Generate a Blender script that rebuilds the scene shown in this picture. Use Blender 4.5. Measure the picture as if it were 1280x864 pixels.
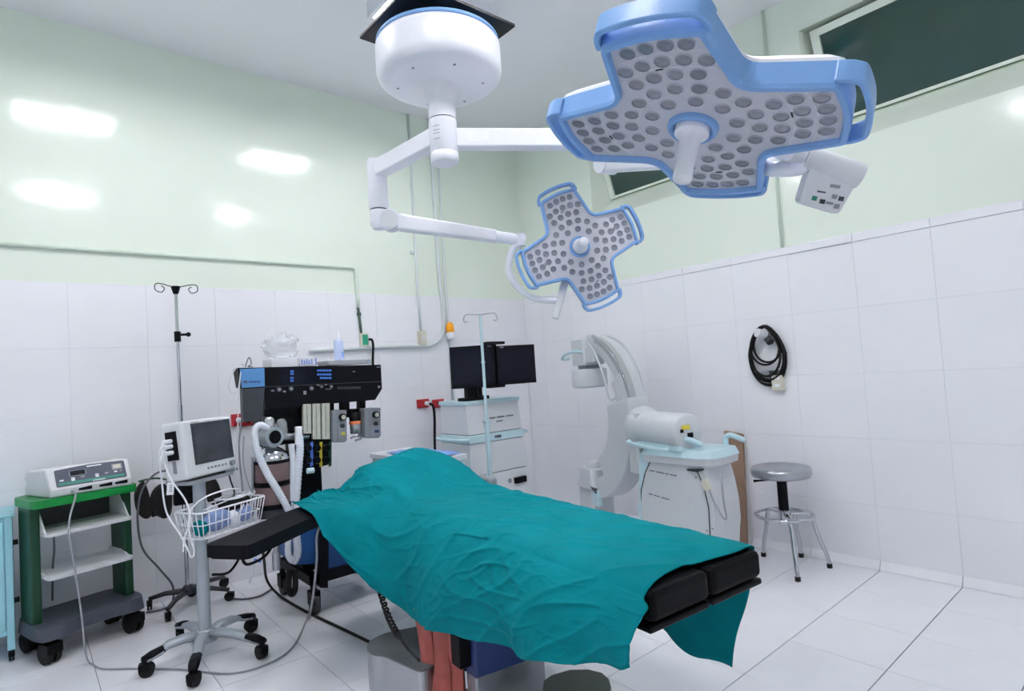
import bpy, math, random
from mathutils import Vector as V3, Matrix, noise
random.seed(7)
for o in list(bpy.data.objects): bpy.data.objects.remove(o)
SC = bpy.context.scene
COL = SC.collection

# ---------------------------------------------------------------- camera
H = 1.34                                   # eye height (floor tiles of 0.40 m)
CX, CY_ = 640.0, 432.0
VPX, VPY = (1503.0, 407.0), (25.0, 502.0)  # vanishing points of the two wall directions
F = math.sqrt(-((VPX[0]-CX)*(VPY[0]-CX)+(VPX[1]-CY_)*(VPY[1]-CY_)))
def _d(p): return V3((p[0]-CX, -(p[1]-CY_), -F))
_X = _d(VPX).normalized(); _Y = _d(VPY).normalized(); _Z = _X.cross(_Y).normalized()
RW = Matrix((_X, _Y, _Z))
CAM = V3((0, 0, H))
cd = bpy.data.cameras.new('camera'); cam = bpy.data.objects.new('camera', cd); COL.objects.link(cam)
cd.sensor_fit = 'HORIZONTAL'; cd.sensor_width = 36.0; cd.lens = 36.0*F/1280.0; cd.clip_start = 0.02
_m = RW.to_4x4(); _m.translation = CAM; cam.matrix_world = _m
SC.camera = cam
# ---------------------------------------------------------------- world, exposure
w = bpy.data.worlds.new('world'); SC.world = w; w.use_nodes = True
w.node_tree.nodes['Background'].inputs[0].default_value = (.02, .03, .03, 1)
w.node_tree.nodes['Background'].inputs[1].default_value = .3
SC.view_settings.view_transform = 'Standard'; SC.view_settings.look = 'None'
SC.view_settings.gamma = 1.0; SC.view_settings.use_curve_mapping = False
SC.view_settings.exposure = 0.0
SC.cycles.max_bounces = 14; SC.cycles.diffuse_bounces = 10
LIGHT_STRENGTH = 60.0

WX, WY, CE = 2.943*H, 3.308*H, 2.745*H     # right wall, left wall, ceiling
X0, Y0 = -1.6, -1.8                        # the two walls behind the camera

def ray(p): return RW @ _d(p)
def PZ(x, y, z): r = ray((x, y)); return CAM + r*((z-H)/r.z)
def PX(x, y, X): r = ray((x, y)); return CAM + r*(X/r.x)
def PY(x, y, Y): r = ray((x, y)); return CAM + r*(Y/r.y)
def PD(x, y, D): return CAM + RW @ (_d((x, y))*(D/F))
def PL(x, y, o, n): r = ray((x, y)); return CAM + r*((V3(o)-CAM).dot(V3(n))/r.dot(V3(n)))

# ---------------------------------------------------------------- materials
def lin(c): return tuple(((v/255)/12.92 if v/255 <= .04045 else ((v/255+.055)/1.055)**2.4) for v in c)
MATS = {}
def mat(name, rgb, rough=.5, metal=0.0, var=.04, scale=30, bump=0.0, bscale=200, emit=None, coat=0.0, trans=0.0, alpha=1.0, sheen=0.0, stretch=None, spec=None, gain=1.0):
    if name in MATS: return MATS[name]
    m = bpy.data.materials.new(name); m.use_nodes = True; nt = m.node_tree; b = nt.nodes['Principled BSDF']
    c = [min(1, v*gain) for v in lin(rgb)]
    tc = nt.nodes.new('ShaderNodeTexCoord')
    src = tc.outputs['Object']
    if stretch:
        mp = nt.nodes.new('ShaderNodeMapping'); mp.inputs['Scale'].default_value = stretch
        nt.links.new(src, mp.inputs['Vector']); src = mp.outputs['Vector']
    n = nt.nodes.new('ShaderNodeTexNoise'); n.inputs['Scale'].default_value = scale; n.inputs['Detail'].default_value = 4
    nt.links.new(src, n.inputs['Vector'])
    r = nt.nodes.new('ShaderNodeValToRGB')
    r.color_ramp.elements[0].position = .3; r.color_ramp.elements[1].position = .7
    r.color_ramp.elements[0].color = [max(0, v*(1-var)) for v in c]+[1]
    r.color_ramp.elements[1].color = [min(1, v*(1+var)) for v in c]+[1]
    nt.links.new(n.outputs['Fac'], r.inputs['Fac']); nt.links.new(r.outputs['Color'], b.inputs['Base Color'])
    b.inputs['Roughness'].default_value = rough; b.inputs['Metallic'].default_value = metal
    if coat: b.inputs['Coat Weight'].default_value = coat; b.inputs['Coat Roughness'].default_value = .08
    if trans: b.inputs['Transmission Weight'].default_value = trans
    if sheen: b.inputs['Sheen Weight'].default_value = sheen
    if spec is not None: b.inputs['Specular IOR Level'].default_value = spec
    if alpha < 1: b.inputs['Alpha'].default_value = alpha
    if bump:
        n2 = nt.nodes.new('ShaderNodeTexNoise'); n2.inputs['Scale'].default_value = bscale; n2.inputs['Detail'].default_value = 3
        nt.links.new(src, n2.inputs['Vector'])
        bp = nt.nodes.new('ShaderNodeBump'); bp.inputs['Strength'].default_value = bump; bp.inputs['Distance'].default_value = .01
        nt.links.new(n2.outputs['Fac'], bp.inputs['Height']); nt.links.new(bp.outputs['Normal'], b.inputs['Normal'])
    if emit:
        b.inputs['Emission Color'].default_value = (*emit[0], 1); b.inputs['Emission Strength'].default_value = emit[1]
    MATS[name] = m
    return m
M_tile = mat('white wall tile', (239, 239, 244), .22, var=.012, scale=3)
M_ftile = mat('white floor tile', (237, 237, 243), .16, var=.02, scale=4, bump=.02, bscale=6)
M_grout = mat('grey grout', (112, 116, 124), .8)
M_wgrout = mat('pale grout', (226, 228, 236), .6)
M_paint = mat('pale green gloss paint', (230, 239, 227), .12, var=.01, scale=2, bump=.07, bscale=14)
M_ceil = mat('ceiling paint', (242, 243, 247), .7, var=.01, scale=2)
M_white = mat('white lacquer', (232, 233, 242), .3, var=.01)
M_offw = mat('off white plastic', (214, 216, 220), .42, var=.015)
M_bluewh = mat('lens shell grey', (190, 190, 201), .35, var=.015)
M_lblue = mat('lamp rim blue', (118, 160, 212), .35, var=.02)
M_lens = mat('lens glass grey', (120, 122, 136), .12, var=.2, scale=60, coat=.6)
M_lensr = mat('lens bezel grey', (176, 177, 190), .3, var=.03)
M_black = mat('black plastic', (13, 14, 20), .42, var=.1, spec=.12)
M_blackm = mat('black painted metal', (12, 14, 22), .35, var=.1, spec=.3)
M_vinyl = mat('black vinyl', (15, 16, 21), .5, var=.08, bump=.08, bscale=300, spec=.08)
M_rubber = mat('black rubber', (12, 12, 14), .6, var=.1, spec=.3)
M_dgrey = mat('dark grey plastic', (50, 53, 60), .45, var=.05)
M_mgrey = mat('mid grey plastic', (140, 144, 152), .45, var=.04)
M_chrome = mat('chrome', (200, 202, 208), .12, 1.0, var=.02)
M_steel = mat('brushed steel', (176, 178, 184), .3, 1.0, var=.06, scale=14, stretch=(1, 1, 12))
M_alu = mat('silver paint', (170, 178, 186), .38, .35, var=.03)
M_green = mat('cart green', (0, 124, 52), .38, var=.05)
M_dgreen = mat('cart dark green', (2, 60, 36), .42, var=.06)
M_slate = mat('slate base plastic', (66, 71, 84), .5, var=.05)
M_turq = mat('turquoise enamel', (152, 208, 222), .4, var=.03)
M_aqua = mat('pale aqua plastic', (190, 216, 224), .38, var=.02)
M_teal = mat('teal surgical drape', (2, 120, 128), .9, var=.08, scale=9, bump=.35, bscale=26, spec=.1)
M_navy = mat('navy blue paint', (34, 84, 146), .4, var=.05)
M_navyd = mat('dark navy cover', (36, 56, 108), .4, var=.04)
M_red = mat('brick red leather', (168, 84, 76), .6, var=.14, scale=18, bump=.1)
M_wood = mat('raw brown wood', (146, 120, 100), .7, var=.14, scale=20, stretch=(14, 14, 1), bump=.1)
M_orange = mat('amber lens', (246, 164, 20), .25, var=.04)
M_redp = mat('red socket plastic', (168, 34, 44), .4, var=.05)
M_ivory = mat('ivory switch plastic', (214, 210, 196), .4, var=.03)
M_socketg = mat('green socket plastic', (40, 150, 116), .4, var=.04)
M_glassd = mat('dark tinted glass', (36, 66, 62), .06, var=.05, scale=2)
M_screen = mat('dark screen', (20, 23, 34), .25, var=.05, scale=3, spec=.12)
M_screeng = mat('grey screen', (52, 55, 64), .15, var=.35, scale=9)
M_panel = mat('dark panel blue', (60, 68, 88), .35, var=.06)
M_pgreen = mat('panel green', (30, 128, 108), .4, var=.04)
M_medblue = mat('label blue', (84, 140, 196), .4, var=.03)
M_key = mat('blue keys', (70, 124, 214), .4, var=.08)
M_olive = mat('grey olive cover', (112, 118, 112), .5, var=.04)
M_dtop = mat('dark grey cover', (92, 96, 100), .5, var=.05)
M_bellow = mat('brown canister', (120, 98, 100), .35, var=.12, scale=12)
M_flow = mat('flow tube glass', (206, 204, 190), .2, var=.05)
M_yellow = mat('yellow mark', (214, 196, 60), .4)
M_bluem = mat('blue mark', (84, 120, 214), .4)
M_clear = mat('clear plastic film', (236, 238, 244), .15, alpha=.30, var=.02, bump=.4, bscale=40)
M_paper = mat('white paper box', (236, 237, 244), .6, var=.02)
M_papb = mat('blue wrap', (128, 164, 232), .6, var=.12, scale=20)
M_ink = mat('dark print', (74, 78, 92), .6)
M_cordg = mat('grey cord', (150, 152, 160), .45)
M_cordd = mat('dark grey cord', (92, 94, 102), .45)
M_cloth = mat('black cloth', (22, 20, 22), .9, var=.25, scale=12, bump=.3, bscale=30)
M_jeans = mat('blue cloth', (126, 146, 192), .8, var=.2, scale=30, bump=.3)
M_brownb = mat('orange ring', (206, 112, 66), .4)
M_led = mat('tube light', (255, 255, 255), .5, emit=((1.0, .975, .965), LIGHT_STRENGTH*1.2))
M_led2 = mat('dimmed tube light', (255, 255, 255), .5, emit=((1.0, .975, .965), LIGHT_STRENGTH*.72))  # tubes set dimmer only to keep the left wall from washing out

# ---------------------------------------------------------------- mesh builder
def frame(z, x=None):
    z = V3(z).normalized()
    x = V3(x) if x is not None else (V3((0, 0, 1)) if abs(z.z) < .9 else V3((1, 0, 0)))
    x = (x - z*x.dot(z)).normalized(); y = z.cross(x)
    return Matrix((x, y, z)).transposed()
def spline(pts, n=8, closed=False):
    P = [V3(p) for p in pts]; out = []; k = len(P)
    for i in range(k if closed else k-1):
        if closed: a, b, c, d = P[(i-1) % k], P[i], P[(i+1) % k], P[(i+2) % k]
        else: a, b, c, d = P[max(i-1, 0)], P[i], P[i+1], P[min(i+2, k-1)]
        for j in range(n):
            t = j/n
            out.append(.5*((2*b)+(c-a)*t+(2*a-5*b+4*c-d)*t*t+(3*b-a-3*c+d)*t**3))
    if not closed: out.append(P[-1])
    return out
def round_poly(pts, r, seg=4):
    P = [V3((p[0], p[1], 0)) for p in pts]; out = []; k = len(P)
    for i in range(k):
        a, b, c = P[i-1], P[i], P[(i+1) % k]
        ri = r[i] if isinstance(r, (list, tuple)) else r
        if ri <= 0: out.append((b.x, b.y)); continue
        u = (a-b); v = (c-b); ri = min(ri, u.length*.48, v.length*.48)
        u.normalize(); v.normalize(); p0 = b+u*ri; p2 = b+v*ri
        for j in range(seg+1):
            t = j/seg; q = p0*(1-t)**2+b*2*t*(1-t)+p2*t*t; out.append((q.x, q.y))
    return out
def offset_poly(pts, d):
    P = [V3((p[0], p[1], 0)) for p in pts]; k = len(P); out = []
    for i in range(k):
        e0 = (P[i]-P[i-1]); e1 = (P[(i+1) % k]-P[i])
        e0.normalize(); e1.normalize()
        n0 = V3((-e0.y, e0.x, 0)); n1 = V3((-e1.y, e1.x, 0)); n = n0+n1
        if n.length < 1e-6: n = n0
        n.normalize(); s = max(.5, n.dot(n0)); q = P[i]+n*(d/s); out.append((q.x, q.y))
    return out
I3 = Matrix.Identity(3)
MW = {}
class MB:
    def __init__(s): s.v = []; s.f = []; s.s = []
    def add(s, vs, fs, smooth=False):
        k = len(s.v); s.v += [V3(v) for v in vs]
        for f in fs: s.f.append(tuple(i+k for i in f)); s.s.append(smooth)
        return s
    def box(s, c, size, M=I3):
        c = V3(c); h = [q/2 for q in size]
        vs = [c+M@V3((a*h[0], b*h[1], d*h[2])) for a in (-1, 1) for b in (-1, 1) for d in (-1, 1)]
        return s.add(vs, [(0, 1, 3, 2), (4, 6, 7, 5), (0, 4, 5, 1), (2, 3, 7, 6), (0, 2, 6, 4), (1, 5, 7, 3)])
    def bb(s, lo, hi): lo, hi = V3(lo), V3(hi); return s.box((lo+hi)/2, hi-lo)
    def cyl(s, p0, p1, r0, r1=None, n=16, cap=True):
        p0, p1 = V3(p0), V3(p1); r1 = r0 if r1 is None else r1; M = frame(p1-p0); z = p1-p0
        ring = [(math.cos(2*math.pi*i/n), math.sin(2*math.pi*i/n)) for i in range(n)]
        a = [p0+M@V3((x*r0, y*r0, 0)) for x, y in ring]; b = [p1+M@V3((x*r1, y*r1, 0)) for x, y in ring]
        s.add(a+b, [(i, (i+1) % n, n+(i+1) % n, n+i) for i in range(n)], True)
        if cap: s.add(a, [tuple(range(n-1, -1, -1))]); s.add(b, [tuple(range(n))])
        return s
    def tube(s, pts, r, n=8, closed=False, rect=None, up=None):
        P = [V3(p) for p in pts]; k = len(P); vs = []; prev = None
        for i in range(k):
            t = (P[(i+1) % k]-P[i-1]) if closed else (P[min(i+1, k-1)]-P[max(i-1, 0)])
            if t.length < 1e-9: t = V3((0, 0, 1))
            M = frame(t, up if up is not None else prev); prev = M.col[0].copy()
            if rect: ring = [(-rect[0], -rect[1]), (rect[0], -rect[1]), (rect[0], rect[1]), (-rect[0], rect[1])]
            else:
                rr = r[i] if isinstance(r, (list, tuple)) else r
                ring = [(rr*math.cos(2*math.pi*j/n), rr*math.sin(2*math.pi*j/n)) for j in range(n)]
            vs += [P[i]+M@V3((x, y, 0)) for x, y in ring]
        if rect: n = 4
        fs = []
        for i in range(k if closed else k-1):
            a, b = i*n, ((i+1) % k)*n
            for j in range(n): fs.append((a+j, a+(j+1) % n, b+(j+1) % n, b+j))
        if not closed: fs += [tuple(range(n-1, -1, -1)), tuple((k-1)*n+j for j in range(n))]
        return s.add(vs, fs, not rect)
    def lathe(s, prof, base=(0, 0, 0), M=I3, n=24, flat=False):
        base = V3(base); vs = []; k = len(prof)
        for r, z in prof:
            for j in range(n):
                a = 2*math.pi*j/n; vs.append(base+M@V3((r*math.cos(a), r*math.sin(a), z)))
        fs = [(i*n+j, i*n+(j+1) % n, (i+1)*n+(j+1) % n, (i+1)*n+j) for i in range(k-1) for j in range(n)]
        s.add(vs, fs, not flat)
        for i, rev in ((0, True), (k-1, False)):
            if prof[i][0] > 1e-4:
                q = [vs[i*n+j] for j in range(n)]; s.add(q, [tuple(range(n-1, -1, -1)) if rev else tuple(range(n))])
        return s
    def prism(s, poly, z0, z1, o=(0, 0, 0), M=I3, smooth=False, top=None):
        o = V3(o); n = len(poly); top = top or poly
        a = [o+M@V3((x, y, z0)) for x, y in poly]; b = [o+M@V3((x, y, z1)) for x, y in top]
        s.add(a+b, [(i, (i+1) % n, n+(i+1) % n, n+i) for i in range(n)], smooth)
        s.add(a, [tuple(range(n-1, -1, -1))]); s.add(b, [tuple(range(n))])
        return s
    def sphere(s, c, r, n=16, m=10, M=I3):
        c = V3(c); rx, ry, rz = r if isinstance(r, (list, tuple)) else (r, r, r)
        vs = [c+M@V3((rx*math.sin(math.pi*i/m)*math.cos(2*math.pi*j/n), ry*math.sin(math.pi*i/m)*math.sin(2*math.pi*j/n), rz*math.cos(math.pi*i/m))) for i in range(m+1) for j in range(n)]
        return s.add(vs, [(i*n+j, (i+1)*n+j, (i+1)*n+(j+1) % n, i*n+(j+1) % n) for i in range(m) for j in range(n)], True)
    def build(s, name, m, parent=None, bevel=0.0, seg=2, origin=None):
        me = bpy.data.meshes.new(name)
        if parent is not None: inv = MW[parent.name].inverted(); mw = MW[parent.name]
        else:
            if origin is None:
                lo = V3([min(v[i] for v in s.v) for i in range(3)]); hi = V3([max(v[i] for v in s.v) for i in range(3)])
                origin = V3(((lo.x+hi.x)/2, (lo.y+hi.y)/2, lo.z))
            mw = Matrix.Translation(origin); inv = mw.inverted()
        me.from_pydata([inv@v for v in s.v], [], s.f)
        me.polygons.foreach_set('use_smooth', s.s)
        me.update()
        import bmesh
        bm = bmesh.new(); bm.from_mesh(me); bmesh.ops.recalc_face_normals(bm, faces=bm.faces); bm.to_mesh(me); bm.free()
        me.materials.append(m)
        o = bpy.data.objects.new(name, me); COL.objects.link(o)
        if parent is not None: o.parent = parent
        else: o.matrix_world = mw
        MW[o.name] = mw
        if bevel:
            b = o.modifiers.new('bevel', 'BEVEL'); b.width = bevel; b.segments = seg; b.limit_method = 'ANGLE'; b.angle_limit = math.radians(42)
        return o
def tag(o, label=None, cat=None, group=None, kind=None):
    if label: o['label'] = label
    if cat: o['category'] = cat
    if group: o['group'] = group
    if kind: o['kind'] = kind
    return o
def thing(name, label, cat, loc, rz=0.0, group=None):
    o = bpy.data.objects.new(name, None); COL.objects.link(o); o.empty_display_size = .1
    m = Matrix.Translation(V3(loc)) @ Matrix.Rotation(rz, 4, 'Z'); o.matrix_world = m; MW[o.name] = m
    return tag(o, label, cat, group)
class L:
    """points given in a thing's own frame -> world"""
    def __init__(s, root): s.m = MW[root.name]; s.r = s.m.to_3x3()
    def __call__(s, x, y, z): return s.m @ V3((x, y, z))
def link_copy(proto_mesh, name, parent, M4):
    o = bpy.data.objects.new(name, proto_mesh); COL.objects.link(o); o.parent = parent
    o.matrix_local = MW[parent.name].inverted() @ M4; MW[o.name] = M4
    return o
def mesh_of(mb, m):
    me = bpy.data.meshes.new('piece'); me.from_pydata(mb.v, [], mb.f); me.polygons.foreach_set('use_smooth', mb.s); me.update()
    me.materials.append(m); return me
def S(t): t = max(0, min(1, t)); return t*t*(3-2*t)
def interp(x, tab):
    if x <= tab[0][0]: return tab[0][1:]
    for a, b in zip(tab, tab[1:]):
        if x <= b[0]:
            t = (x-a[0])/(b[0]-a[0]); t = t*t*(3-2*t)*.5+t*.5
            return tuple(p+(q-p)*t for p, q in zip(a[1:], b[1:]))
    return tab[-1][1:]

# ================================================================ THE ROOM
TX, TY = .410, .402
def chamfer_tile(sx, sy, th, ch=.0008):
    b = MB(); hx, hy = sx/2, sy/2
    lo = [(-hx, -hy), (hx, -hy), (hx, hy), (-hx, hy)]; hi = [(x-math.copysign(ch, x), y-math.copysign(ch, y)) for x, y in lo]
    vs = [(x, y, 0) for x, y in lo]+[(x, y, th-ch) for x, y in lo]+[(x, y, th) for x, y in hi]
    b.add(vs, [(0, 1, 5, 4), (1, 2, 6, 5), (2, 3, 7, 6), (3, 0, 4, 7), (4, 5, 9, 8), (5, 6, 10, 9), (6, 7, 11, 10), (7, 4, 8, 11), (8, 9, 10, 11)])
    return b
TCACHE = {}
def lay_tiles(parent, name, us, vs, to_world, m, gapu, gapv, th):
    for u0, u1 in zip(us, us[1:]):
        for v0, v1 in zip(vs, vs[1:]):
            su, sv = u1-u0-gapu, v1-v0-gapv
            if su < .01 or sv < .01: continue
            key = (round(su, 4), round(sv, 4), th, m.name)
            if key not in TCACHE: TCACHE[key] = mesh_of(chamfer_tile(su, sv, th), m)
            link_copy(TCACHE[key], name, parent, to_world((u0+u1)/2, (v0+v1)/2))
def grid(a, b, start, pitch):
    k = math.ceil((a-start)/pitch+1e-6); out = [a]
    while start+k*pitch < b-1e-4:
        q = start+k*pitch
        if q-out[-1] > .02: out.append(q)
        k += 1
    if b-out[-1] < .02: out[-1] = b
    else: out.append(b)
    return out
floor = MB().bb((X0-.1, Y0-.1, -.1), (WX+.1, WY+.1, -.004)).build('floor', M_grout); tag(floor, 'white glazed square floor tiles with thin grey joints', None, None, 'structure')
xs = grid(X0, WX, WX-20*TX, TX); ys = grid(Y0, WY, .945-10*TY, TY)
lay_tiles(floor, 'floor_tile', xs, ys, lambda u, v: Matrix.Translation((u, v, -.008)), M_ftile, .0028, .0042, .008)

# left wall (tiled to 2.04 m, green gloss paint above)
ZL = 1.525*H
wl = MB().bb((X0-.1, WY, -.05), (WX+.25, WY+.12, CE+.05)).build('wall_left', M_paint); tag(wl, 'left wall, pale green gloss paint above white tiles', None, None, 'structure')
MB().bb((X0, WY-.004, 0), (WX, WY, ZL-.002)).build('tile_bed', M_wgrout, wl)
RL = Matrix(((1, 0, 0), (0, 0, -1), (0, 1, 0))).to_4x4()       # tile normal -> -y, tile v -> z
zs = [0]+[ZL-TY*k for k in (5, 4, 3, 2, 1, 0)]; zs = [0, ZL-5*TY, ZL-4*TY, ZL-3*TY, ZL-2*TY, ZL-TY, ZL]
lay_tiles(wl, 'wall_tile', grid(X0, WX-.011, WX-.02-20*TX, TX), zs, lambda u, v: Matrix.Translation((u, WY-.002, v)) @ RL, M_tile, .0008, .0009, .0085)
# right wall with two window recesses
ZR = 1.485*H
SILL0, SILL1, WTOP = 2.62, 2.83, 3.40
wins = [(-.55, 1.49), (2.12, 3.36)]            # glass extents along y
SPL = .07                                     # splay of the reveals
wr = MB()
wr.bb((WX, Y0-.1, -.05), (WX+.25, WY, SILL0)); wr.bb((WX, Y0-.1, WTOP+.03), (WX+.25, WY, CE+.05))
edges = [Y0-.1]
for a, b in wins: edges += [a-SPL, b+SPL]
edges.append(WY)
for a, b in zip(edges[0::2], edges[1::2]): wr.bb((WX, a, SILL0), (WX+.25, b, WTOP+.03))
wr = wr.build('wall_right', M_paint); tag(wr, 'right wall, pale green gloss paint above white tiles', None, None, 'structure')
MB().bb((WX-.004, Y0, 0), (WX, WY-.01, ZR-.002)).build('tile_bed', M_wgrout, wr)
RR = Matrix(((0, 0, -1), (-1, 0, 0), (0, 1, 0))).to_4x4()      # normal -> -x, u -> -y
yR = grid(Y0, WY-.011, .945-10*TY, TY)
lay_tiles(wr, 'wall_tile', yR, [0, ZR-4*TY, ZR-3*TY, ZR-2*TY, ZR-TY, ZR], lambda u, v: Matrix.Translation((WX-.002, u, v)) @ RR, M_tile, .0008, .0009, .0085)
# capping strip of bullnose tiles, and the skirting tiles at the floor
tr = MB().bb((WX-.004, Y0, ZR), (WX, WY-.011, ZR+.054)).build('trim_1', M_wgrout); tag(tr, 'white bullnose tile strip capping the right wall tiles', None, None, 'structure')
for i, (a, b) in enumerate(zip(yR, yR[1:])):
    lo = .006 if abs(a-1.347) < .3 else 0
    q = MB(); prof = [(WX-.001, ZR+.0015), (WX-.015-lo, ZR+.0015), (WX-.016-lo, ZR+.046), (WX-.010, ZR+.054), (WX-.001, ZR+.055)]
    vs = [(x, y, z) for y in (a+.001, b-.001) for x, z in prof]; n = 5
    q.add(vs, [(j, (j+1) % n, n+(j+1) % n, n+j) for j in range(n)]+[tuple(range(n)), tuple(range(2*n-1, n-1, -1))]); q.build('trim_tile', M_tile, tr)
bs = MB().bb((WX-.012, Y0, 0), (WX-.008, WY-.012, .05)).build('baseboard_right', M_grout); tag(bs, 'sloping white tile skirting along the right wall', None, None, 'structure')
for a, b in zip(yR, yR[1:]):
    q = MB(); prof = [(WX-.011, .001), (WX-.046, .001), (WX-.044, .008), (WX-.014, .052), (WX-.011, .052)]
    vs = [(x, y, z) for y in (a+.0015, b-.0015) for x, z in prof]; n = 5
    q.add(vs, [(j, (j+1) % n, n+(j+1) % n, n+j) for j in range(n)]+[tuple(range(n)), tuple(range(2*n-1, n-1, -1))]); q.build('skirting_tile', M_tile, bs)
# windows: sloped sills, splayed reveals, tilted panes
for i, (a, b) in enumerate(wins):
    rv = MB()
    A, B = a-SPL, b+SPL; x1 = WX+.22
    rv.add([(WX, A, SILL0), (WX, B, SILL0), (x1, b, SILL1), (x1, a, SILL1)], [(0, 1, 2, 3)])
    for s_, e_ in ((A, a), (B, b)): rv.add([(WX, s_, SILL0), (WX, s_, WTOP+.03), (x1, e_, WTOP+.03), (x1, e_, SILL1)], [(0, 1, 2, 3)])
    rv.add([(WX, A, WTOP+.03), (WX, B, WTOP+.03), (x1, b, WTOP+.03), (x1, a, WTOP+.03)], [(0, 1, 2, 3)])
    win = rv.build('window_%d' % (i+1), M_paint); tag(win, ['dark tinted window high on the right wall, nearer the camera', 'dark tinted window high on the right wall, near the room corner'][i], None, None, 'structure')
    pt, pb = V3((WX+.03, 0, WTOP)), V3((WX+.205, 0, SILL1-.004))
    n = (pb-pt).normalized(); Mz = Matrix((V3((0, 1, 0)), n, V3((0, 1, 0)).cross(n))).transposed()
    ln = (pb-pt).length
    fr = MB()
    for yy in (a+.02, b-.02): fr.box((pt+pb)/2+V3((0, yy, 0)), (.05, ln, .05), Mz)
    fr.box(pt+n*.02+V3((0, (a+b)/2, 0)), (b-a, .045, .05), Mz); fr.box(pb-n*.012+V3((0, (a+b)/2, 0)), (b-a, .02, .04), Mz)
    fr.build('window_frame', M_paint, win)
    k = 2 if i == 0 else 1
    for j in range(k):
        y0, y1 = a+.045+(b-a-.09)*j/k, a+.045+(b-a-.09)*(j+1)/k
        MB().box((pt+pb)/2+V3((0, (y0+y1)/2, 0)), (y1-y0-.002, ln-.05, .008), Mz).build('window_pane', M_glassd, win)
ce = MB().bb((X0-.1, Y0-.1, CE), (WX+.1, WY+.1, CE+.1)).build('ceiling', M_ceil); tag(ce, 'flat off white ceiling', None, None, 'structure')
for nm, lo, hi, lb in (('wall_side', (X0-.1, Y0-.1, -.05), (X0, WY, CE+.05), 'wall to the left of the camera, white below and green above'), ('wall_rear', (X0, Y0-.1, -.05), (WX, Y0, CE+.05), 'wall behind the camera, white below and green above')):
    q = MB().bb(lo, hi).build(nm, M_paint); tag(q, lb, None, None, 'structure')
    if nm == 'wall_side': MB().bb((X0, Y0, 0), (X0+.008, WY-.012, ZL)).build('tile_face', M_tile, q)
    else: MB().bb((X0+.01, Y0, 0), (WX-.05, Y0+.008, ZL)).build('tile_face', M_tile, q)
# ceiling light fittings (seen at the top edge and mirrored in the gloss paint)
for i, (x, y, lb) in enumerate([(.33, 3.08, 'fluorescent ceiling fitting mirrored at far left of the green wall'), (2.03, 2.97, 'fluorescent ceiling fitting right above the black mounting plate'), (.355, .87, 'fluorescent ceiling fitting almost over the camera'), (2.06, .84, 'fluorescent ceiling fitting above the foot of the operating table')]):
    t = thing('ceiling_light', lb, 'ceiling light', (x, y, CE), 0, 'fluorescent ceiling fittings')
    hx, hy = .32, .21
    MB().bb((x-hx, y-hy, CE-.012), (x+hx, y+hy, CE)).build('housing', M_white, t, .002)
    for sy in (-1, 1): MB().bb((x-hx-.012, y+sy*hy-.012, CE-.106), (x+hx+.012, y+sy*hy+.012, CE)).build('side_skirt', M_white, t, .003)
    for sx in (-1, 1): MB().bb((x+sx*hx-.012, y-hy, CE-.106), (x+sx*hx+.012, y+hy, CE)).build('end_cap', M_white, t, .003)
    for k in range(3):
        yy = y-.13+.13*k; MB().cyl((x-hx+.012, yy, CE-.042), (x+hx-.012, yy, CE-.042), .024, n=12).build('tube', M_led2 if i < 2 else M_led, t)

# ================================================================ SURGICAL LIGHT
AX = V3((1.543, 2.222, 0)); PLZ = 2.95
lamp = thing('surgical_light', 'white ceiling surgical light with two blue-rimmed cross-shaped heads', 'surgical light', (AX.x, AX.y, CE))
MB().cyl((AX.x, AX.y, PLZ), (AX.x, AX.y, CE), .11, n=24).build('ceiling_pole', M_white, lamp)
MB().bb((AX.x-.277, AX.y-.245, PLZ), (AX.x+.277, AX.y+.245, PLZ+.016)).build('mounting_plate', M_blackm, lamp, .003)
can = MB().lathe([(.285, PLZ-.075), (.291, PLZ-.085), (.292, PLZ-.10), (.292, PLZ-.20), (.285, PLZ-.225), (.262, PLZ-.245), (.22, PLZ-.252), (.085, PLZ-.258), (.075, PLZ-.27)], AX, n=56).build('canopy', M_white, lamp)
MB().lathe([(.262, PLZ-.055), (.287, PLZ-.057), (.289, PLZ-.075), (.262, PLZ-.075)], AX, n=56).build('canopy_ring', M_lblue, can)
for a in (20, 75, 140, 200, 255, 320):
    p = AX+V3((.2*math.cos(math.radians(a)), .2*math.sin(math.radians(a)), PLZ-.2545)); MB().cyl(p, p+V3((0, 0, -.003)), .006, n=8).build('screw', M_mgrey, can)
post = MB().lathe([(.078, PLZ-.262), (.076, PLZ-.30), (.072, PLZ-.315), (.066, PLZ-.318), (.064, PLZ-.42)], AX, n=32).build('post_upper', M_white, lamp)
MB().lathe([(.061, PLZ-.42), (.061, PLZ-.426)], AX, n=32).build('joint_groove', M_dgrey, post)
pl = MB().lathe([(.0655, PLZ-.426), (.066, PLZ-.575), (.0635, PLZ-.578), (.0635, PLZ-.583), (.066, PLZ-.586), (.066, PLZ-.625), (.06, PLZ-.628)], AX, n=32).build('post_lower', M_white, lamp)
q = MB()
for dz, wd in ((-.47, .05), (-.49, .06), (-.505, .045), (-.53, .06)):
    for k in range(6):
        a = math.radians(-140-k*5); p = AX+V3((.0668*math.cos(a), .0668*math.sin(a), PLZ+dz)); MB().box(p, (.0012, .004, .003), Matrix.Rotation(a, 3, 'Z')).build('rating_mark', M_mgrey, pl)
ZA = 2.437
def beam(name, p0, p1, wdt, hgt, m, parent, bev=.008):
    p0, p1 = V3(p0), V3(p1); M = frame(p1-p0, (0, 0, 1))
    return MB().box((p0+p1)/2, (hgt, wdt, (p1-p0).length), M).build(name, m, parent, bev, 3)
E1 = PZ(752, 174.5, ZA)
d1 = (V3((E1.x, E1.y, 0))-AX).normalized()
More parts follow.
